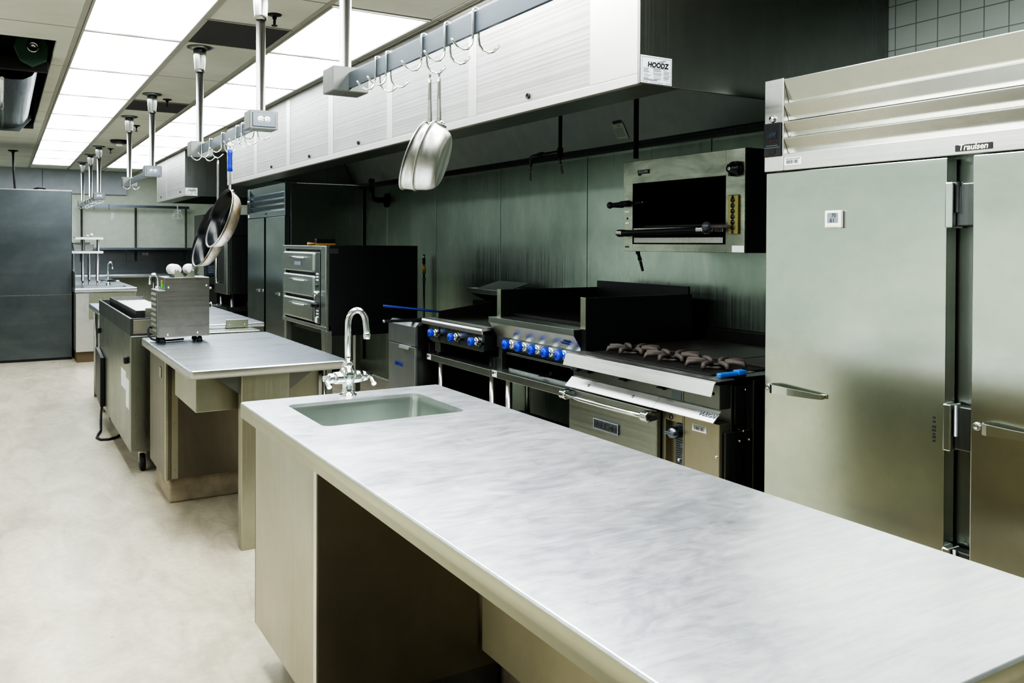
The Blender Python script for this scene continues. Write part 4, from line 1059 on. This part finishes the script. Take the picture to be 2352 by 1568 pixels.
# ================================================================== charbroiler and its stand
t = thing('charbroiler', 'charbroiler with tall black splash walls and six blue knobs, between griddle and range', 'broiler', (3.0, 4.07, .70))
y0, y1 = 3.63, 4.53; X = 2.56
ld = MB(); ld.prism([(X, 1.02), (X, .985), (X+.004, .985), (X+.004, 1.014), (X+.14, 1.014), (X+.14, 1.02)], y0-.005, y1, 'y', .0008); obj('front_ledge', ld, M['oven'], t)
pr = [(X+.005, .984), (X+.06, .90), (X+.06, .83), (X+.75, .83), (X+.75, 1.013), (X+.005, 1.013)]
obj('side_panel', MB().prism(pr, y0-.004, y0, 'y'), M['darksteel'], t); obj('side_panel', MB().prism(pr, y1-.004, y1, 'y'), M['darksteel'], t)
pf = MB(); pf.prism([(X+.006, .984), (X+.058, .90), (X+.058, .832), (X+.07, .832), (X+.07, .984)], y0+.001, y1-.0045, 'y'); pnl = obj('control_panel', pf, M['oven'], t)
for yy in (4.345, 4.20, 4.06, 3.92, 3.785, 3.69): knob(pnl, X+.057, yy, .866, .027)
pl_ = MB(); pl_.box(X+.024, X+.034, 3.672, 3.772, .933, .95, .001); 
lt = text_mb('IMPERIAL', .019, (X+.024, 3.735, .937), (0,-1,0), Vector((-.055, 0, .084)).normalized(), depth=.002, bold=.0006); obj('lettering', lt, M['navy'], pnl)
bx = MB(); bx.box(X+.08, X+.74, y0+.005, y1-.005, .84, .98, .002); obj('firebox', bx, M['blackm'], t)
gt = MB(); gt.box(X+.14, X+.16, y0+.02, y1-.02, 1.021, 1.04, .002)
for k in range(30):
    yy = y0+.035+k*(y1-y0-.07)/29; gt.box(X+.16, X+.70, yy-.005, yy+.005, 1.026, 1.038)
gt.box(X+.155, X+.70, y0+.03, y1-.03, 1.0135, 1.018)
obj('cooking_grate', gt, M['blackm'], t)
for ya_, yb_ in ((3.585, 3.575), (4.462, 4.44)):
    w_ = MB(); w_.box(X+.06, X+.79, ya_, ya_+.012, .83 if ya_ < 4 else 1.02, 1.187, .001); w_.box(X+.05, X+.06, ya_, ya_+.048, 1.0205 if ya_ > 4 else .80, 1.187, .001)
    obj('splash_wall', w_, M['black'], t)
    tr = MB(); tr.box(X+.046, X+.0495, ya_-.001, ya_+.044, 1.021, 1.188, .001); obj('wall_edge', tr, M['apron'], t)
obj('splash_back', MB().box(X+.775, X+.79, 3.60, 4.46, .9, 1.23, .001), M['black'], t)
for xa_ in (.06, .68):
    for ya_ in (y1-.06, y0+.02): obj('leg', MB().box(X+xa_, X+xa_+.03, ya_, ya_+.04, .7005, .829, .002), M['eqdark'], t)
gt = MB(); gt.box(X+.10, X+.70, y0+.04, y1-.07, .80, .825, .003); obj('grease_tray', gt, M['rail'], t)
gt = MB(); gt.box(2.63, 3.2, 3.68, 4.40, .7008, .704); gt.box(2.63, 2.635, 3.68, 4.40, .704, .716); gt.box(3.19, 3.2, 3.68, 4.40, .704, .735); obj('crumb_tray', gt, M['apron2'], t)
gt = MB(); gt.box(X+.075, X+.085, y0+.03, y1-.09, .795, .808, .002); obj('trim_bar', gt, M['oven'], t)

def stand(y0, y1, X, z, label, txt):
    t = thing('equipment_stand', label, 'equipment stand', (X+.4, (y0+y1)/2, 0), 'stainless equipment stands')
    m = MB(); m.box(X, 3.40, y0, y1, z-.045, z, .003); top = obj('top', m, M['oven'], t)
    m = MB(); m.box(X+.02, 3.38, y1-.003, y1, z+.0005, z+.07, .001); obj('side_upstand', m, M['eqdark'], top)
    for yy in (y0+.07, y1-.12):
        for xx in (X+.06, 3.33): obj('leg', MB().cyl((xx, yy, 0), (xx, yy, z-.046), .0205, 16), M['pole'], t)
    m = MB(); m.box(X+.08, 3.30, y0+.06, y1-.10, .22, .235, .002); obj('undershelf', m, M['darksteel'], t)
    lb_ = obj('maker_label', MB().box(X-.0012, X-.0002, y1-.075, y1-.02, z-.04, z-.004), M['paper'], t)
    k = MB(); k.lathe([(0, .0004), (.010, .0004), (.010, 0)], (X-.0013, y1-.032, z-.018), (-1,0,0), 14); k.box(X-.0017, X-.0013, y1-.068, y1-.044, z-.018, z-.012); obj('printed_mark', k, M['ink'], lb_)
    return t
stand(3.56, 4.50, 2.56, .70, 'equipment stand under the charbroiler, black spatula on its top', '')
stand(4.51, 5.42, 2.56, .695, 'equipment stand under the flat griddle, next to the fryer', '')
t = thing('spatula', 'black-handled spatula lying on the stand under the charbroiler', 'spatula', (2.8, 4.3, .70))
m = MB(); m.tube([(2.70, 4.05, .722), (2.85, 4.13, .726), (3.0, 4.2, .731)], [.011, .012, .010], 8); obj('handle', m, M['rubber'], t)
m = MB(); m.quad((2.62, 3.965, .718), (2.60, 4.035, .718), (2.70, 4.075, .721), (2.715, 4.02, .721)); obj('blade', m, M['pole'], t)
del m

# ================================================================== griddle
t = thing('griddle', 'flat-top griddle with three blue knobs and black side valves, left of the charbroiler', 'griddle', (3.0, 4.99, .695))
y0, y1, X = 4.565, 5.435, 2.53
m = MB(); m.prism([(X+.09, .945), (X+.02, .945), (X+.006, .94), (X, .928), (X, .905), (X+.012, .905), (X+.012, .925), (X+.09, .93)], y0, y1, 'y'); obj('front_ledge', m, M['bright'], t)
m = MB(); m.box(X+.09, 3.32, y0+.004, y1-.004, .90, .938, .002); obj('plate', m, plain('griddle_plate', '#3a3733', .4, .7), t)
m = MB(); m.prism([(2.66, .9385), (2.66, .985), (2.70, .99), (3.14, 1.045), (3.34, 1.05), (3.34, .9385)], y1-.012, y1-.003, 'y'); m.box(3.325, 3.34, y0+.004, y1-.013, .9385, 1.05); m.prism([(2.72, .9385), (2.72, .96), (3.14, 1.03), (3.32, 1.04), (3.32, .9385)], y0+.003, y0+.012, 'y'); obj('splash_guard', m, M['blackm'], t)
m = MB(); m.box(X+.04, 3.32, y0+.01, y1-.01, .80, .899, .002); bod = obj('body', m, M['black'], t)
m = MB(); m.box(X+.02, X+.0395, y0+.02, y1-.11, .795, .903, .002); pn = obj('control_panel', m, M['eqdark'], t)
m = MB()
for k in range(7):
    yy = y1-.16-k*.105
    if yy > y0+.06: m.box(X+.0185, X+.0198, yy-.04, yy+.04, .889, .895)
obj('vent_slots', m, M['black'], pn)
m = MB(); m.box(X+.012, X+.0195, 5.19, 5.33, .80, .90, .002); obj('panel_extension', m, M['eqdark'], pn)
for yy in (5.235, 4.935, 4.655):
    knob(pn, X+.0185, yy, .856, .025)
    v_ = MB(); v_.cyl((X+.019, yy-.085, .848), (X-.018, yy-.085, .848), .010, 12)
    for a in range(4): v_.sphere((X-.012, yy-.085+.016*math.cos(a*PI/2), .848+.016*math.sin(a*PI/2)), .0105, 8)
    obj('valve', v_, M['black'], pn)
obj('lettering', text_mb('IMPERIAL', .014, (X+.019, 4.62, .826), *WEST, depth=.002, bold=.0004), M['navy'], pn)
m = MB(); m.box(X+.03, X+.07, 5.20, 5.28, .725, .795, .002); m.box(X+.02, X+.08, 5.19, 5.30, .788, .794); obj('grease_chute', m, M['eqdark'], t)
for xx in (2.64, 3.26):
    for yy in (y0+.06, y1-.06): obj('leg', MB().cyl((xx, yy, .696), (xx, yy, .799), .018, 12), M['black'], t)

# ================================================================== fryer
t = thing('fryer', 'narrow stainless deep fryer with a blue badge, left of the griddle', 'fryer', (2.9, 5.7, 0))
y0, y1, X = 5.46, 5.935, 2.49
m = MB(); m.box(X+.02, 3.25, y0, y1, .10, .885, .003); obj('cabinet', m, M['darksteel'], t)
m = MB(); m.prism([(X-.0, .738), (X, .875), (X+.03, .905), (X+.06, .905), (X+.06, .89), (X+.0195, .875), (X+.0195, .738)], y0, y1, 'y', .001); obj('upper_panel', m, M['fryer'], t)
m = MB(); m.box(X, X+.0195, y0+.002, y1-.002, .12, .732, .003); dr = obj('door', m, M['fryer'], t)
m = MB(); m.prism([(X-.0005, .735), (X-.02, .733), (X-.026, .712), (X-.023, .711), (X-.015, .728), (X-.0005, .729)], y0+.06, y0+.225, 'y'); obj('door_pull', m, M['bright'], dr)
lt = obj('badge', text_mb('IMPERIAL', .034, (X-.001, 5.735, .585), *WEST, depth=.003, bold=.0012), M['navy'], dr)
m = MB(); m.box(X+.06, 3.25, y0+.005, y1-.005, .886, .895); m.box(3.21, 3.25, y0, y1, .895, 1.02, .002); obj('fry_tank', m, M['black'], t)
m = MB()
for yy in (y0+.03, y1-.03):
    for xx in (X+.08, 3.18): m.cyl((xx, yy, 0), (xx, yy, .10), .02, 12)
obj('feet', m, M['pole'], t)
t = thing('fry_basket', 'fry basket with a dark blue handle sticking out of the fryer', 'fry basket', (2.9, 5.7, .9))
m = MB(); m.tube([(2.86, 5.60, .95), (2.66, 5.72, .975), (2.46, 5.80, 1.0), (2.40, 5.825, 1.005)], [.006, .009, .010, .009], 8); obj('handle', m, M['navy'], t)
m = MB(); m.box(2.86, 3.15, 5.51, 5.68, .897, .955, .003); obj('basket', m, M['blackm'], t)
t = thing('unknown_bar', 'long flat black bar with a metal tip lying across the fryer, pointing at the oven', 'scraper', (2.6, 5.6, .907))  # unidentified dark bar, first taken for a fryer lid; scraper is a guess
m = MB(); m.prism([(2.30, 5.60), (2.34, 5.56), (2.82, 5.49), (2.84, 5.53)], .9065, .925, 'z', .002); obj('grip', m, M['black'], t)
obj('tip', MB().sphere((2.31, 5.585, .916), .012, 8), M['pole'], t)

# small wall shelf with a tray on it
t = thing('wall_shelf', 'short stainless wall shelf behind the griddle', 'shelf', (3.4, 5.6, 1.08))
m = MB(); m.box(3.2, WX-.014, 5.25, 6.02, 1.075, 1.112, .002); obj('board', m, M['oven'], t)
m = MB(); m.prism([(3.22, 1.074), (WX-.014, 1.074), (WX-.014, .93)], 5.99, 5.996, 'y'); obj('bracket', m, M['eqdark'], t)
solo('tray', MB().prism([(3.22, 1.1135), (3.235, 1.1135), (3.435, 1.165), (3.43, 1.17)], 5.42, 5.90, 'y', .001), M['black'], 'dark flat tray tipped up on the small wall shelf', 'tray', (3.3, 5.66, 1.1135))

# ================================================================== three-deck oven
t = OV = thing('deck_oven', 'black-sided three-deck oven with stainless doors, on tapered legs', 'oven', (2.6, 7.12, 0))
y0, y1, X = 6.525, 7.72, 2.2
m = MB(); m.box(X+.03, 3.0, y0, y1, .80, 1.445, .004); m.box(X+.05, 2.95, y0+.002, y1-.02, .72, .7995, .003); obj('body', m, M['black'], t)
m = MB(); m.box(X, X+.0295, y0, y0+.125, .80, 1.445, .006); m.box(X, X+.0295, y1-.075, y1, .80, 1.445, .004); m.box(X, X+.0295, y0+.1255, y1-.0755, 1.412, 1.445, .004); m.box(X-.004, X+.03, y0, y1, .765, .7995, .006); obj('face_frame', m, M['oven'], t)
for z0, z1, hl_ in ((1.222, 1.392, (7.30, 7.0)), (1.017, 1.20, (7.30, 7.0)), (.816, .995, (7.25, 7.03))):
    m = MB(); m.box(X-.022, X+.028, y0+.25, y1-.08, z0, z1, .02, 4); d_ = obj('deck_door', m, M['oven'], t)
    zz = z1-.048
    m = MB(); m.tube([(X-.022, 7.38, zz), (X-.045, 7.36, zz), (X-.05, 7.2, zz), (X-.045, 7.02, zz-.003), (X-.022, 7.0, zz-.003)], .007, 8); obj('handle', m, M['chrome'], d_)
    if z1 > 1.3:
        m = MB(); m.box(X-.026, X-.0225, 7.10, 7.28, 1.275, 1.305, .002); obj('badge', m, M['greyink'], d_)
m = MB(); m.box(X-.006, X-.0005, y0+.13, y0+.245, .81, 1.39, .002); cp = obj('control_panel', m, M['eqdark'], t)
m = MB()
for z in (1.215, 1.19, 1.165, .915, .89, .865): m.box(X-.0075, X-.0062, y0+.155, y0+.215, z-.006, z+.006)
obj('gauge_labels', m, M['paper'], cp)
m = MB(); m.box(X-.0075, X-.0062, y0+.19, y0+.24, .815, .86); obj('data_label', m, M['paper'], cp)
m = MB(); m.lathe([(0, .03), (.012, .03), (.016, .012), (.018, 0)], (X-.006, y0+.185, 1.06), (-1,0,0), 14); m.tube([(X-.02, y0+.185, 1.06), (X-.03, y0+.185, 1.03), (X-.03, y0+.185, 1.0)], .007, 8); obj('latch', m, M['chrome'], cp)
obj('dial', MB().lathe([(0, .05), (.02, .05), (.026, .01), (.026, 0)], (X-.006, y0+.19, .965), (-1,0,0), 14), M['black'], cp)
obj('button', MB().lathe([(0, .012), (.012, .012), (.012, 0)], (X-.006, y0+.185, 1.12), (-1,0,0), 12), M['black'], cp)
obj('side_label', MB().box(2.225, 2.305, y0-.0015, y0-.0003, 1.382, 1.422), M['rail'], t)
for yy, s_ in ((y0+.03, 1), (y1-.06, -1)):
    for xx in (X+.02, 2.88):
        m = MB(); m.bm.verts.ensure_lookup_table()
        m.prism([(yy-.028, .7645 if xx < 2.5 else .719), (yy+.10*(1 if s_ > 0 else .4), .7645 if xx < 2.5 else .719), (yy+.03, .06), (yy-.02, .06)], xx-.015, xx+.04, 'x', .006)
        lg_ = obj('leg', m, M['oven'], t)
        obj('leg_foot', MB().cyl((xx+.012, yy+.004, 0), (xx+.012, yy+.004, .0605), .022, 12), M['chrome'], lg_)
t = thing('bench_brush', 'dark bristle brush with a wooden handle lying on top of the deck oven', 'brush', (2.33, 6.95, 1.446))
m = MB(); m.box(2.25, 2.42, 6.92, 6.97, 1.4465, 1.462, .004); m.tube([(2.25, 6.945, 1.456), (2.22, 6.945, 1.458), (2.185, 6.945, 1.46)], [.012, .009, .012], 10); obj('wood_back', m, M['wood'], t)
m = MB(); m.box(2.255, 2.418, 6.922, 6.968, 1.4625, 1.50, .003); obj('bristles', m, M['black'], t)
t = thing('gas_hose', 'thin yellow and green-tagged gas hose on the wall behind the deck oven', 'hose', (3.44, 7.6, 1.2))
m = MB(); m.tube([(3.45, 7.36, 1.36), (3.45, 7.36, 1.32), (3.45, 7.36, 1.05), (3.45, 7.36, .6)], .011, 8); m.cyl((3.45, 7.36, 1.27), (3.45, 7.36, 1.33), .016, 10); obj('hose', m, M['darksteel'], t)
obj('valve_tag', MB().cyl((3.45, 7.36, 1.18), (3.45, 7.36, 1.25), .018, 10), M['yellow'], t)
obj('green_tag', MB().cyl((3.45, 7.36, 1.10), (3.45, 7.36, 1.14), .016, 10), M['greenpaper'], t)
# ================================================================== far end of the kitchen
t = thing('cooler', 'big grey stainless cooler cabinet cut by the left edge of the photo', 'cooler', (-.1, 12.3, 0))
m = MB(); m.box(-.95, .742, 11.85, 12.75, .03, 2.10, .004); obj('cabinet', m, plain('cooler_steel_', '#000000') if False else steel('cooler_steel', '#6a7073', .34, 'x', .22, '#50565a', blot=.9), t)
m = MB(); m.box(-.95, .745, 11.846, 11.8495, 2.088, 2.102, .001); m.box(-.95, .745, 11.847, 11.8495, .808, .812); obj('edge_trim', m, M['pole'], t)
m = MB(); m.box(-.94, .735, 11.87, 12.7, .0, .03); obj('base', m, M['black'], t)
m = MB(); m.tube([(.33, 11.95, 2.106), (.38, 11.95, 2.125), (.43, 11.95, 2.128), (.46, 11.96, 2.11)], .012, 8); obj('cable', m, M['rubber'], t)

t = thing('sink_counter', 'pale stainless sink counter beside the big cooler, tiered shelf standing on it', 'counter', (1.1, 13.7, 0))
hole = round_rect(.86, 1.36, 11.62, 12.02, .03)
obj('worktop', worktop(.745, 1.44, 11.43, 15.38, .9, .05, hole, .006, .006), M['top2'], t)
m = MB(); m.box(.86, 1.36, 11.62, 11.625, .72, .888); m.box(.86, 1.36, 12.015, 12.02, .72, .888); m.box(.86, .865, 11.625, 12.015, .72, .888); m.box(1.355, 1.36, 11.625, 12.015, .72, .888); m.box(.86, 1.36, 11.62, 12.02, .715, .72); obj('basin', m, M['sink'], t)
obj('cabinet', MB().box(.76, 1.43, 11.46, 15.3, .13, .846, .003), M['bright'], t)
obj('inset_plate', MB().box(.90, 1.42, 11.455, 11.4595, .52, .845, .001), M['apron'], t)
obj('plinth', MB().box(.77, 1.42, 11.5, 15.3, 0, .13), plain('brown_base', '#6b5c45', .6), t)
obj('side_splash', MB().prism([(11.44, .905), (12.3, .905), (12.3, 1.12), (11.44, 1.10)], .746, .754, 'x', .001), M['eqdark'], t)
t = thing('faucet', 'distant chrome gooseneck faucet on the sink counter', 'faucet', (1.19, 12.2, .9))
m = MB(); fx, fy = 1.185, 12.2; sp = [(fx, fy, .92), (fx, fy, 1.15)]
for k in range(1, 11):
    a = PI*k/10; sp.append((fx+.026*(1-math.cos(a)), fy, 1.15+.05*math.sin(a)))
sp.append((fx+.052, fy, 1.11))
obj('spout', MB().tube(sp, .011, 10), M['chrome'], t)
m.lathe([(0, 0), (.03, 0), (.022, .04), (0, .045)], (fx, fy, .9005)); m.cyl((fx-.10, fy, .955), (fx+.10, fy, .955), .016, 10); m.box(fx-.13, fx-.09, fy-.04, fy, .95, .962, .003); m.box(fx+.09, fx+.13, fy-.04, fy, .95, .962, .003); obj('body', m, M['chrome'], t)

t = thing('tiered_shelf', 'two-tier stainless shelf on legs standing on the sink counter', 'shelf', (.95, 12.4, .9))
for z, xa in ((1.345, .76), (1.525, .80)):
    m = MB(); m.prism([(12.18, z-.03), (12.165, z-.004), (12.165, z), (12.62, z), (12.62, z-.03), (12.60, z-.008), (12.18, z-.008)], xa, 1.125, 'x'); obj('shelf', m, M['bright'], t)
for x, y in ((.89, 12.22), (1.06, 12.22), (.80, 12.57), (.99, 12.57)):
    m = MB(); m.cyl((x, y, .96), (x, y, 1.314), .02, 12); m.cyl((x, y, .9005), (x, y, .96), .012, 10); obj('leg', m, M['pole'], t)
for x, y in ((.90, 12.25), (1.07, 12.25)): obj('upright', MB().cyl((x, y, 1.346), (x, y, 1.494), .018, 10), M['pole'], t)
for i, (z0, z1, xa, xb) in enumerate(((1.3465, 1.43, .775, 1.03), (1.4305, 1.455, .77, .99))):
    m = MB(); m.prism([(xa+.02, z0), (xb-.02, z0), (xb, z1), (xa, z1)], 12.30, 12.55, 'y', .004)
    solo('hotel_pan', m, M['darksteel'] if i else M['hooddark'], ('shallow dark pan on top of the deep pan on the tiered shelf', 'deep dark steel pan on the lower tier of the tiered shelf')[1-i], 'pan', (.9, 12.42, z0), 'dark pans on the tiered shelf')
for x, h_, lb in ((1.005, .05, 'taller white cup on the top tier of the tiered shelf'), (.955, .03, 'short white cup on the top tier of the tiered shelf')):
    solo('cup', MB().lathe([(0, 0), (.016, 0), (.02, h_*.6), (.012, h_), (0, h_)], (x, 12.35, 1.5255), (0,0,1), 12), M['white'], lb, 'cup', (x, 12.35, 1.5255), 'white cups on the tiered shelf')

t = thing('back_counter', 'stainless counter with a tall backsplash along the back wall', 'counter', (2.1, 15.8, 0))
obj('worktop', worktop(1.0, 2.93, 15.4, 16.02, .92, .05), M['top2'], t)
m = MB(); m.box(1.0, 1.84, 16.022, 16.035, .925, 1.345, .001); m.box(1.844, 2.93, 16.022, 16.035, .925, 1.345, .001); m.box(1.0, 2.93, 16.01, 16.0215, .925, 1.13, .001); obj('backsplash', m, M['darksteel'], t)
for x in (1.52, 2.2, 2.88): obj('leg', MB().cyl((x, 15.47, 0), (x, 15.47, .868), .02, 10), M['pole'], t)
ob_ = obj('outlet', MB().box(2.09, 2.20, 16.014, 16.0215, 1.225, 1.295, .002), M['rail'], t); ob_.location.y = .007*0
m = MB()
for x in (2.12, 2.17): m.lathe([(0, .002), (.016, .002), (.017, 0)], (x, 16.013, 1.26), (0,-1,0), 12)
obj('receptacle', m, M['cream'], ob_)
t = thing('wall_rack', 'stainless shelf on three tall uprights under a flat utensil rail, back wall', 'wall shelf', (2.0, 16.0, 1.34))
m = MB(); m.prism([(15.72, 1.33), (15.72, 1.365), (16.0, 1.365), (16.0, 1.352), (15.735, 1.352), (15.735, 1.33)], 1.03, 2.90, 'x'); obj('shelf', m, M['rail'], t)
m = MB(); m.box(1.10, 2.86, 15.93, 15.94, 2.055, 2.10, .001); obj('rail', m, M['rail'], t)
for x in (1.145, 1.985, 2.81): obj('upright', MB().cyl((x, 15.965, 1.14), (x, 15.965, 2.10), .02, 12), M['pole'], t)
for i, x in enumerate((1.11, 1.33, 1.56)):
    m = MB(); m.tube([(x, 15.945, 2.103), (x, 15.925, 2.103), (x, 15.922, 2.06), (x, 15.922, 2.02), (x, 15.905, 2.01), (x, 15.885, 2.02)], .004, 6)
    solo('rail_hook', m, M['darksteel'], ('left small hook on the back wall utensil rail, over the first upright', 'middle small hook on the back wall utensil rail', 'right small hook of the three on the back wall utensil rail')[i], 'hook', (x, 15.92, 2.1), 'small hooks on the back wall rail')
t = thing('wire_strainer', 'white wire utensil basket hanging from the right end of the back wall rail', 'strainer', (2.66, 15.9, 2.1))
m = MB(); c0 = (2.66, 15.9)
m.tube([(2.66, 15.935, 2.102), (2.66, 15.915, 2.102), (2.66, 15.91, 2.06), (2.66, 15.9, 2.03), (2.665, 15.9, 1.99), (2.66, 15.9, 1.86)], .008, 8)
for a in (-1, 1):
    m.tube([(2.66, 15.9, 2.03), (2.66+a*.05, 15.9, 2.0), (2.66+a*.085, 15.9, 1.92), (2.66+a*.07, 15.9, 1.885), (2.66, 15.9, 1.88)], .005, 6)
    m.tube([(2.66, 15.9, 2.0), (2.66+a*.04, 15.88, 1.96), (2.66+a*.085, 15.9, 1.92)], .004, 6)
m.sphere((2.70, 15.89, 2.02), .014, 8); obj('wire', m, M['white'], t)
w_ = solo('wall_paper_scrap', MB().prism([(1.60, 1.86), (1.635, 1.83), (1.66, 1.90), (1.66, 1.97), (1.61, 1.975)], 16.093, 16.0985, 'y'), M['paper'], 'torn white paper scrap stuck on the back wall under the utensil rail', 'paper', (1.63, 16.095, 1.83))

t = thing('combi_oven', 'dark stacked oven with a long vertical door handle, beyond the far refrigerator', 'oven', (2.9, 11.8, .62))
X, y0, y1 = 2.5, 11.36, 12.16
m = MB(); m.box(X+.06, 3.3, y0+.01, y1, .79, 1.545, .004); m.box(X+.06, 3.3, y0+.01, y1, 1.555, 1.83, .004); obj('body', m, M['darksteel'], t)
m = MB(); m.box(X, X+.055, y0, y1-.12, .78, 1.54, .012); d_ = obj('door', m, M['eqdark'], t)
m = MB(); m.box(X-.002, X+.002, y0+.14, y1-.25, .92, 1.45, .001); obj('window', m, M['black'], d_)
m = MB(); m.tube([(X-.002, y0+.36, .93), (X-.05, y0+.36, .93), (X-.052, y0+.36, 1.0), (X-.052, y0+.36, 1.45), (X-.002, y0+.36, 1.46)], .014, 8); obj('handle', m, M['chrome'], d_)
m = MB(); m.box(X+.01, X+.055, y1-.115, y1, .78, 1.54, .003); m.box(X+.01, X+.055, y0, y1, 1.556, 1.825, .003); obj('control_panel', m, M['darksteel'], t)
for xx in (2.6, 3.2):
    for yy in (y0+.08, y1-.08): obj('leg', MB().cyl((xx, yy, .6205), (xx, yy, .789), .028, 10), M['pole'], t)
t = thing('oven_stand', 'low dark stand under the combi oven', 'equipment stand', (2.9, 11.75, 0))
obj('top', MB().box(2.48, 3.35, 11.28, 12.3, .57, .62, .003), M['darksteel'], t)
for xx in (2.55, 3.28):
    for yy in (11.36, 12.22): obj('leg', MB().box(xx-.02, xx+.02, yy-.02, yy+.02, 0, .569, .002), M['pole'], t)
t = thing('warming_cabinet', 'tall narrow dark cabinet with a pale notice plate, left of the combi oven', 'cabinet', (2.75, 12.9, 0))
m = MB(); m.box(2.46, 3.1, 12.62, 13.3, 1.28, 1.86, .003); m.box(2.46, 3.1, 12.62, 13.3, .80, .86, .003); m.box(2.46, 3.1, 12.62, 13.3, .15, .55, .003); m.box(2.66, 3.1, 12.7, 13.3, .86, 1.28); m.box(2.66, 3.1, 12.7, 13.3, .55, .80); obj('body', m, M['black'], t)
m = MB(); m.box(2.48, 2.78, 12.600, 12.612, .99, 1.16, .001); n_ = obj('notice_plate', m, M['rail'], t)
m = MB()
for k in range(5): m.box(2.52, 2.74-.02*(k % 3), 12.598, 12.5995, 1.03+.022*k, 1.038+.022*k)
obj('printed_lines', m, M['greyink'], n_)
m = MB(); m.box(2.47, 3.09, 12.613, 12.66, .97, 1.18, .002); m.box(2.455, 2.50, 12.6, 12.64, .95, .965); obj('drawer', m, M['darksteel'], t)
for xx in (2.5, 3.05):
    for yy in (12.68, 13.25): obj('leg', MB().cyl((xx, yy, 0), (xx, yy, .15), .02, 10), M['pole'], t)

# ================================================================== camera, light, look
cam = bpy.data.cameras.new('camera'); co = bpy.data.objects.new('camera', cam); C.objects.link(co)
yaw, pitch, roll, hh = .54184, -.01101, .00459, 1.47
fw = Vector((math.sin(yaw)*math.cos(pitch), math.cos(yaw)*math.cos(pitch), math.sin(pitch)))
rt = Vector((math.cos(yaw), -math.sin(yaw), 0)); up = rt.cross(fw)
r2 = rt*math.cos(roll)+up*math.sin(roll); u2 = -rt*math.sin(roll)+up*math.cos(roll)
Mx = Matrix((r2, u2, -fw)).transposed().to_4x4(); Mx.translation = Vector((0, 0, hh)); co.matrix_world = Mx
cam.sensor_width = 36; cam.lens = 36*1945.05/2352; cam.shift_y = -(784-580.07)/2352; cam.clip_start = .02
sc.camera = co
w = bpy.data.worlds.new('world'); sc.world = w; w.use_nodes = True
w.node_tree.nodes['Background'].inputs[0].default_value = (.5, .52, .5, 1); w.node_tree.nodes['Background'].inputs[1].default_value = .05
sc.view_settings.view_transform = 'AgX'
sc.view_settings.look = 'AgX - High Contrast'
sc.view_settings.exposure = 0.42
sc.cycles.max_bounces = 8; sc.cycles.diffuse_bounces = 4; sc.cycles.glossy_bounces = 5
sc.cycles.caustics_reflective = False; sc.cycles.caustics_refractive = False
sc.cycles.sample_clamp_indirect = 6; sc.cycles.use_denoising = True
